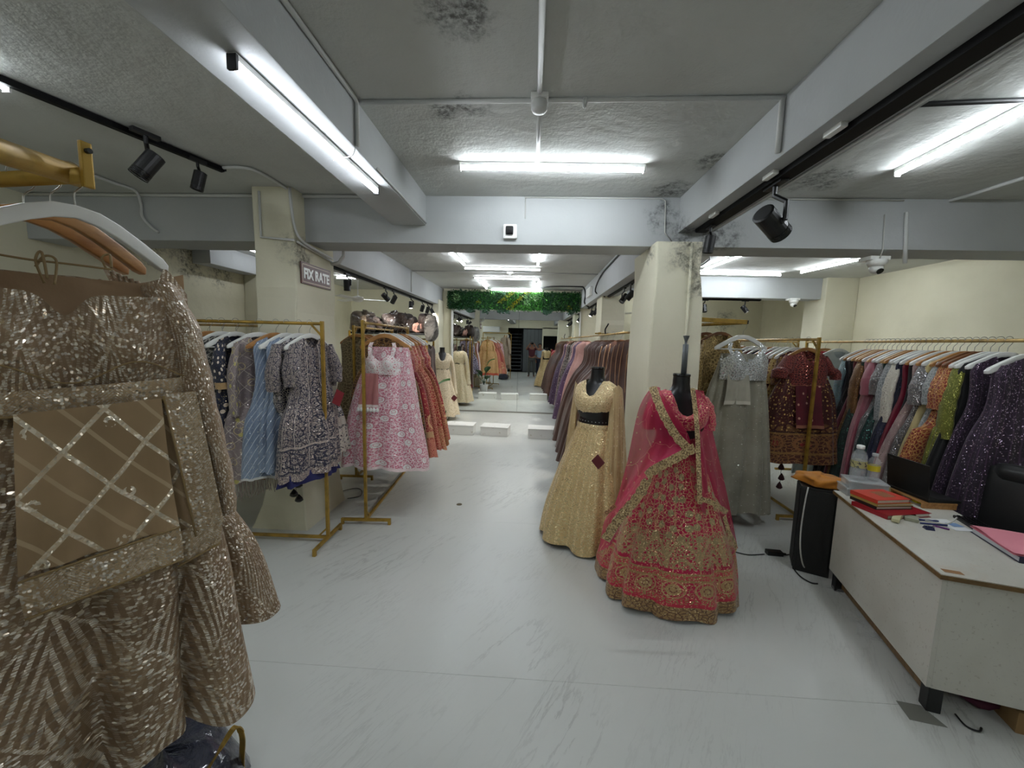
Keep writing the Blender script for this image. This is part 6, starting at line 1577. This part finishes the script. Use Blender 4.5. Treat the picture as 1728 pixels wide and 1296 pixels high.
# laptop on a wooden riser
rs = thing('laptop_riser', 'small wooden riser under the laptop', 'riser', (2.64, 2.62, dz), D(88))
MB().box((0, 0, .036), (.24, .2, .012), bev=.002).build('board', WOOD['wood'], rs)
for sx in (-1, 1): MB().box((sx*.11, 0, .015), (.014, .2, .03), bev=.001).build('side', WOOD['wood'], rs)
lt_ = thing('laptop', 'open black laptop on a riser, back of its screen toward the books', 'laptop', (2.66, 2.645, dz+.042), D(90))
MB().box((0, 0, .009), (.29, .2, .018), bev=.004).build('base', MAT['black'], lt_)
kd = MB().box((0, -.01, .0186), (.26, .1, .0012)).build('keyboard_deck', plain('laptop_deck', (26, 26, 28), .5), lt_)
mt_ = Matrix.Rotation(D(-6), 3, 'X')
MB().box(Vector((0, .1, .018))+mt_ @ Vector((0, 0, .112)), (.29, .008, .22), mt_, .003).build('lid', MAT['black'], lt_)
MB().box(Vector((0, .1, .018))+mt_ @ Vector((0, -.0045, .112)), (.27, .001, .19), mt_).build('screen', MAT['gloss_black'], lt_)
MB().box(Vector((0, .1, .018))+mt_ @ Vector((.11, .0045, .2)), (.02, .001, .01), mt_).build('lid_badge', plain('dull_silver', (70, 70, 72), .4, .5), lt_)
pipe('laptop_cable', [DP_(.70, .26, dz+.006), DP_(.66, .3, dz+.006), DP_(.62, .36, dz+.02), DP_(.66, .42, dz+.05)], .004, MAT['whitecable'], 'white cable lying below the laptop', 'cable', 6, 5)
# small things
def P_(px, py, z=dz): return at_z(px, py, z)
q = P_(1512, 878); t = thing('phone_handset', 'beige corded handset lying on the desk', 'handset', (q.x, q.y, dz), da+D(150))
MB().box((0, 0, .014), (.12, .036, .02), bev=.008).build('grip', plain('beige_plastic', (196, 190, 150), .45), t)
MB().box((-.05, 0, .012), (.036, .044, .024), bev=.007).build('ear_cap', plain('beige_plastic', (196, 190, 150), .45), t)
q = P_(1536, 876); t = thing('calculator', 'small grey calculator with black end beside the handset', 'calculator', (q.x, q.y, dz), da+D(160))
MB().box((0, 0, .01), (.1, .06, .02), bev=.004).build('body', plain('grey_green_plastic', (150, 150, 130), .5), t)
MB().box((-.035, 0, .0205), (.03, .05, .003)).build('display', MAT['gloss_black'], t)
def pen(a, b, c, label):
    a = P_(*a)+Vector((0, 0, .005)); b = P_(*b)+Vector((0, 0, .005)); d = (b-a)
    t = thing('pen', label, 'pen', a, world=True)
    MB().tube([a, a+d*.75], .0045, 8).build('barrel', c, t, True)
    MB().tube([a+d*.72, b], .0052, 8).build('cap', c, t, True)
    MB().bar(a+d*.78+Vector((0, 0, .006)), a+d*.95+Vector((0, 0, .006)), .003, .002).build('clip', MAT['chrome'], t)
BL = plain('blue_pen_plastic', (30, 44, 110), .35); PR = plain('purple_pen_plastic', (104, 30, 120), .35)
pen((1548, 878), (1583, 881), BL, 'blue pen lying nearest the calculator')
pen((1553, 884), (1598, 888), BL, 'longer blue pen across the middle of the desk')
pen((1574, 888), (1602, 895), PR, 'purple pen on the desk beside the paper')
q = P_(1567, 893); t = thing('binder_clip', 'navy binder clip on the desk', 'clip', (q.x, q.y, dz), da)
MB().prism([(-.018, 0), (.018, 0), (.004, .018), (-.004, .018)], -.02, .02).build('body', plain('navy_clip', (24, 28, 70), .4), t)
MB().tube(smooth_path([(-.01, -.012, .016), (-.02, -.014, .03), (-.03, 0, .034), (-.02, .014, .03), (-.01, .012, .016)], 4), .0015, 6).build('lever', MAT['chrome'], t)
q = P_(1605, 886); o = solo('paper_sheet', MB().box((q.x, q.y, dz+.0008), (.15, .1, .0012), da+.3), plain('white_paper', (224, 226, 226), .8), 'white sheet of paper with blue print beside the keypad', 'paper')
MB().box((q.x+.02, q.y, dz+.0016), (.05, .06, .0006), da+.3).build('blue_print', plain('blue_ink_print', (120, 150, 190), .8), o)
q = P_(1650, 890); t = thing('keyboard', 'small black keypad on the back edge of the desk', 'keyboard', (q.x, q.y, dz), da-D(4))
MB().box((0, 0, .008), (.24, .1, .016), bev=.004).build('case', MAT['black'], t)
ky = MB().box((0, 0, 0), (.016, .014, .005), bev=.0015).mesh('key', MAT['gloss_black'])
for i in range(11):
    for j in range(4):
        o = bpy.data.objects.new('key', ky); COL.objects.link(o); o.parent = t; o.location = (-.105+.021*i, -.033+.021*j, .018)
# pink folder on a white edged register
q = P_(1700, 925); rg = book((q.x+.06, q.y-.03), .34, .25, .03, da-D(4), (40, 42, 66), 'thick white edged register under the pink folder', name='register', pages=(214, 216, 220))
fo = thing('paper_folder', 'pink paper folder lying on the register at the desk end', 'folder', (q.x+.05, q.y-.02, dz+.03), da-D(6))
def foldf(i, j):
    return ((i-.5)*.33, (j-.5)*.24, .004+.012*math.sin(3*i)*j*j+.006*math.sin(7*i+2*j)), (i, j)
pkm = plain('pink_folder_card', (232, 146, 160), .7)
MB().grid(foldf, 14, 10).build('top_flap', pkm, fo, True)
MB().box((0, 0, .0015), (.33, .24, .002)).build('back_flap', pkm, fo)
# speaker box beside the desk with an orange cloth bag on it
sp = thing('loudspeaker', 'black floor loudspeaker box standing beside the desk', 'speaker', (2.215, 2.965, 0), da-D(12))
MB().box((0, 0, .335), (.22, .22, .67), bev=.008).build('cabinet', MAT['black'], sp)
g = G('black_speaker_cloth', 'Object'); g.is2d = False; g.put('Base Color', g.mix(g.noise(200, 2), (20, 20, 20), (44, 44, 42))); g.put('Roughness', .85)
MB().box((0, .112, .335), (.19, .008, .63), bev=.003).build('grille', g.mat, sp)
MB().box((-.112, 0, .335), (.008, .19, .63), bev=.003).build('grille', g.mat, sp)
orm = fab('orange_cloth', (206, 134, 30), (184, 112, 22), rough=.6)
oc = lump('cloth_bag', (2.24, 2.98, .67), (.27, .25, .07), 8, orm, 'folded orange cloth bag on top of the loudspeaker', 'bag', ex=3.6, rough=.15)
# cables and adapter
ad_ = at_z(1306, 936, .0); t = thing('power_adapter', 'black power adapter brick on the floor beside the bridal mannequin', 'adapter', (ad_.x, ad_.y, 0), D(-5))
MB().box((0, 0, .018), (.12, .055, .034), bev=.006).build('brick', MAT['black'], t)
MB().lathe([(.009, 0), (.006, .03)], 10, (.06, 0, .016), (1, 0, 0)).build('strain_relief', MAT['black'], t)
def fpts(l, z=.006): return [at_z(x, y, z) for x, y in l]
pipe('floor_cable', fpts([(1236, 930), (1262, 936), (1290, 935)]), .004, MAT['blackcable'], 'black cable from the bridal lehenga to the adapter', 'cable', 6, 5)
pipe('floor_cable', fpts([(1320, 937), (1338, 934), (1346, 925), (1352, 905)])+[at_z(1356, 880, .1), at_z(1360, 850, .25)], .004, MAT['blackcable'], 'black cable from the adapter up to the rack post', 'cable', 6, 5)
pipe('floor_cable', fpts([(1345, 940), (1338, 955), (1350, 972), (1368, 983), (1380, 985)]), .005, MAT['blackcable'], 'black cable looping in front of the loudspeaker', 'cable', 6, 5)
pipe('speaker_cable', [at_y(1364, 822, 2.86), at_y(1358, 850, 2.84), at_y(1351, 900, 2.82), at_y(1352, 940, 2.8)]+fpts([(1362, 962), (1395, 968)]), .005, MAT['whitecable'], 'pale cable hanging down the side of the loudspeaker', 'cable', 6, 5)
pipe('floor_cable', fpts([(1612, 1205), (1630, 1225), (1652, 1234), (1656, 1228)]), .004, MAT['blackcable'], 'stray black wire on the floor under the desk end', 'cable', 6, 5)
# grey tape patch and film scraps on the floor
a, b, c, d = fpts([(1512, 1182), (1553, 1190), (1600, 1228), (1535, 1214)], .0012)
solo('floor_tape', MB().add([a, b, c, d]+[p-Vector((0, 0, .001)) for p in (a, b, c, d)], [(0, 1, 2, 3), (7, 6, 5, 4), (0, 4, 5, 1), (1, 5, 6, 2), (2, 6, 7, 3), (3, 7, 4, 0)]), plain('grey_tape', (120, 120, 112), .5), 'grey tape patch on the floor at the desk leg', 'tape')
for k, (x, y) in enumerate(((1415, 1000), (1450, 1050), (1470, 1075))):
    q = at_z(x, y, 0); rn = random.Random(k)
    def ff(i, j, q=q, rn=rn, k=k): return (q.x+.12*(i-.5)+.02*math.sin(5*j+k), q.y+.1*(j-.5)+.02*math.sin(7*i), .012+.012*math.sin(9*i+3*j+k)+.008*math.sin(13*j+k)), (i, j)
    solo('film_scrap', MB().grid(ff, 10, 10), MAT['film'], ['crumpled clear film scrap by the far desk leg', 'crumpled clear film scrap in the middle of the desk front', 'crumpled clear film scrap nearest the camera by the desk'][k], 'film scrap', 'film scraps by the desk', True)
q = at_z(775, 851, .001); solo('floor_stain_chip', MB().lathe([(.03, 0), (.028, .002), (.0, .0025)], 12, (q.x, q.y, 0)), plain('worn_brown_patch', (96, 88, 66), .8), 'small brown worn patch in the aisle floor', 'floor patch')
# office chair behind the desk
oc_ = thing('office_chair', 'black leather office chair at the right edge behind the desk', 'chair', (2.86, 2.3, 0), D(-70))
LE = fab('black_leather', (20, 20, 21), (14, 14, 15), rough=.38, weave=.3)
def cush(c, d, bev): return MB().box(c, d, bev=bev)
cush((0, 0, .47), (.5, .48, .1), .035).build('seat', LE, oc_, True)
MB().box((0, .22, .76), (.48, .11, .46), Matrix.Rotation(D(-8), 3, 'X'), .05).build('backrest', LE, oc_, True)
MB().box((0, .245, .95), (.40, .12, .12), Matrix.Rotation(D(-8), 3, 'X'), .05).build('head_roll', LE, oc_, True)
for s in (-1, 1):
    MB().tube(smooth_path([(s*.25, .1, .47), (s*.29, .08, .6), (s*.29, -.02, .67), (s*.28, -.16, .66)], 5), .02, 8).build('armrest', MAT['black'], oc_, True)
MB().tube([(0, 0, .1), (0, 0, .43)], .025, 12).build('gas_column', MAT['chrome'], oc_, True)
for k in range(5):
    a = 2*math.pi*k/5; d = Vector((math.cos(a), math.sin(a), 0))
    sp_ = MB().bar(Vector((0, 0, .1)), d*.28+Vector((0, 0, .07)), .04, .025, .004).build('spoke', MAT['black'], oc_)
    MB().lathe([(.025, -.01), (.027, 0), (.025, .01)], 12, d*.28+Vector((0, 0, .027)), Vector((-d.y, d.x, 0))).build('castor', MAT['black'], sp_)

# ------------------------------------------------------------------ two people who show in the mirror
def figure(name, label, loc, rz, joints, bones, radii, root, skin, clothes, hair):
    """one continuous body grown from a posed skeleton; clothing and hair are its parts"""
    t = thing(name, label, 'person', loc, rz)
    def grow(nm, keys, rad, mat, sub=2, rt=None):
        ks = list(keys); idx = {k: i for i, k in enumerate(ks)}
        me = bpy.data.meshes.new(nm); me.from_pydata([joints[k] for k in ks], [(idx[a], idx[b]) for a, b in bones if a in idx and b in idx], [])
        o = bpy.data.objects.new(nm, me); COL.objects.link(o); o.parent = t
        sk = o.modifiers.new('skin', 'SKIN'); sk.use_smooth_shade = True
        for k in ks:
            v = me.skin_vertices[0].data[idx[k]]; r = rad[k]; v.radius = r if isinstance(r, tuple) else (r, r)
            v.use_root = (k == (rt or root))
        sb = o.modifiers.new('sub', 'SUBSURF'); sb.levels = sub; sb.render_levels = sub
        me.materials.append(mat); return o
    grow('body', joints.keys(), radii, skin)
    for nm, keys, extra, mat, rt in clothes:
        grow(nm, keys, {k: tuple(q+extra for q in (radii[k] if isinstance(radii[k], tuple) else (radii[k],)*2)) for k in keys}, mat, 2, rt)
    h = Vector(joints['head'])
    for s in (-1, 1):
        MB().lathe([(.0, -.008), (.009, 0), (.0, .008)], 8, h+Vector((s*.03, -.098, .0))).build('eye', MAT['gloss_black'], t, True)
        MB().lathe([(.0, -.02), (.016, 0), (.0, .02)], 8, h+Vector((s*.085, .0, -.01))).build('ear', skin, t, True)
    MB().lathe([(.004, .03), (.014, -.01), (.0, -.018)], 8, h+Vector((0, -.108, -.025)), None).build('nose', skin, t, True)
    MB().box(h+Vector((0, -.098, -.062)), (.04, .008, .008), bev=.002).build('mouth', plain('lip', (140, 80, 74), .6), t)
    def cap(i, j):
        a = 2*math.pi*i; b = -.15+(math.pi/2+.15)*j; front = max(0, -math.sin(a))
        b = b+front*(.75*(1-j)); return (h.x+.094*math.cos(b)*math.cos(a), h.y+.012+.108*math.cos(b)*math.sin(a), h.z+.03+.108*math.sin(b)), (i, j)
    MB().grid(cap, 20, 8).build('hair', hair, t, True)
    return t
SKIN = plain('brown_skin', (150, 104, 80), .55); HAIR = plain('black_hair', (18, 15, 14), .6)
def fingers(J, B, R, side, w, d, s):
    """palm and five fingers from the wrist joint w along d"""
    d = Vector(d).normalized(); x = Vector(s).normalized(); base = Vector(w)
    pm = 'palm'+side; J[pm] = tuple(base+d*.06); R[pm] = (.032, .016); B.append(('wrist'+side, pm))
    for k, (o, L) in enumerate(((-.027, .062), (-.009, .072), (.009, .068), (.027, .052))):
        a, b = 'f%s%da' % (side, k), 'f%s%db' % (side, k)
        J[a] = tuple(base+d*.095+x*o); J[b] = tuple(base+d*(.095+L)+x*o*1.1+Vector((0, .012, -.006))); R[a] = .0095; R[b] = .0075
        B += [(pm, a), (a, b)]
    a, b = 'th'+side+'a', 'th'+side+'b'
    J[a] = tuple(base+d*.04-x*.04); J[b] = tuple(base+d*.075-x*.06); R[a] = .011; R[b] = .009; B += [('wrist'+side, a), (a, b)]
def skeleton(arms, H=1.7):
    k = H/1.7
    J = {'pelvis': (0, 0, .93), 'waist': (0, 0, 1.06), 'chest': (0, -.01, 1.26), 'neckb': (0, 0, 1.42), 'neck': (0, -.01, 1.48), 'head': (0, -.015, 1.59), 'crown': (0, -.005, 1.665)}
    R = {'pelvis': (.155, .115), 'waist': (.14, .105), 'chest': (.165, .115), 'neckb': (.1, .08), 'neck': .05, 'head': (.078, .095), 'crown': (.06, .075)}
    B = [('pelvis', 'waist'), ('waist', 'chest'), ('chest', 'neckb'), ('neckb', 'neck'), ('neck', 'head'), ('head', 'crown')]
    for s, n in ((-1, 'l'), (1, 'r')):
        J.update({'hip'+n: (s*.095, 0, .86), 'knee'+n: (s*.115, -.015, .48), 'ankle'+n: (s*.12, .02, .09), 'toe'+n: (s*.14, -.13, .04)})
        R.update({'hip'+n: .088, 'knee'+n: .056, 'ankle'+n: .04, 'toe'+n: (.042, .03)})
        B += [('pelvis', 'hip'+n), ('hip'+n, 'knee'+n), ('knee'+n, 'ankle'+n), ('ankle'+n, 'toe'+n)]
        sh, el, wr_ = arms[n]
        J.update({'sh'+n: sh, 'el'+n: el, 'wrist'+n: wr_}); R.update({'sh'+n: .062, 'el'+n: .042, 'wrist'+n: .028})
        B += [('neckb', 'sh'+n), ('sh'+n, 'el'+n), ('el'+n, 'wrist'+n)]
        d = Vector(wr_)-Vector(el); fingers(J, B, R, n, wr_, d, (1, 0, 0))
    J = {a: tuple(q*k for q in p) for a, p in J.items()}
    return J, B, R
torso = ['pelvis', 'waist', 'chest', 'neckb', 'shl', 'shr', 'ell', 'elr']
legs = ['pelvis', 'hipl', 'hipr', 'kneel', 'kneer', 'anklel', 'ankler']
feet = lambda n: ['ankle'+n, 'toe'+n]
shoe = plain('black_shoe', (22, 20, 20), .5)
# the photographer holds the phone just behind the lens
J, B, R = skeleton({'l': ((-.17, 0, 1.37), (-.27, -.16, 1.36), (-.13, -.36, 1.56)), 'r': ((.17, 0, 1.37), (.27, -.16, 1.36), (.13, -.36, 1.56))})
fg = figure('person', 'photographer in a maroon shirt holding up a phone, seen in the mirror', (0.0, -.66, 0), D(180), J, B, R, 'pelvis', SKIN,
       [('shirt', torso, .014, plain('maroon_shirt', (82, 30, 40), .8), 'pelvis'), ('trousers', legs, .012, plain('grey_trousers', (74, 76, 72), .8), 'pelvis'), ('shoe', feet('l'), .008, shoe, 'anklel'), ('shoe', feet('r'), .008, shoe, 'ankler')], HAIR)
ph = thing('smartphone', 'phone held up by the photographer, seen in the mirror', 'phone', (0, -.13, 1.62))
MB().box((0, 0, .0), (.15, .009, .074), bev=.003).build('body', MAT['gloss_black'], ph)
MB().lathe([(.012, 0), (.012, .003)], 12, (-.05, .0045, .015), (0, 1, 0)).build('lens', MAT['black'], ph)
J, B, R = skeleton({'l': ((-.17, 0, 1.37), (-.23, .03, 1.1), (-.2, -.06, .86)), 'r': ((.17, 0, 1.37), (.23, .03, 1.1), (.2, -.06, .86))}, 1.62)
figure('person', 'man in a light blue shirt standing beside the photographer, seen in the mirror', (.40, -.95, 0), D(186), J, B, R, 'pelvis', SKIN,
       [('shirt', torso, .014, plain('light_blue_shirt', (150, 168, 190), .8), 'pelvis'), ('trousers', legs, .012, plain('navy_trousers', (28, 32, 48), .8), 'pelvis'), ('shoe', feet('l'), .008, shoe, 'anklel'), ('shoe', feet('r'), .008, shoe, 'ankler')], HAIR)
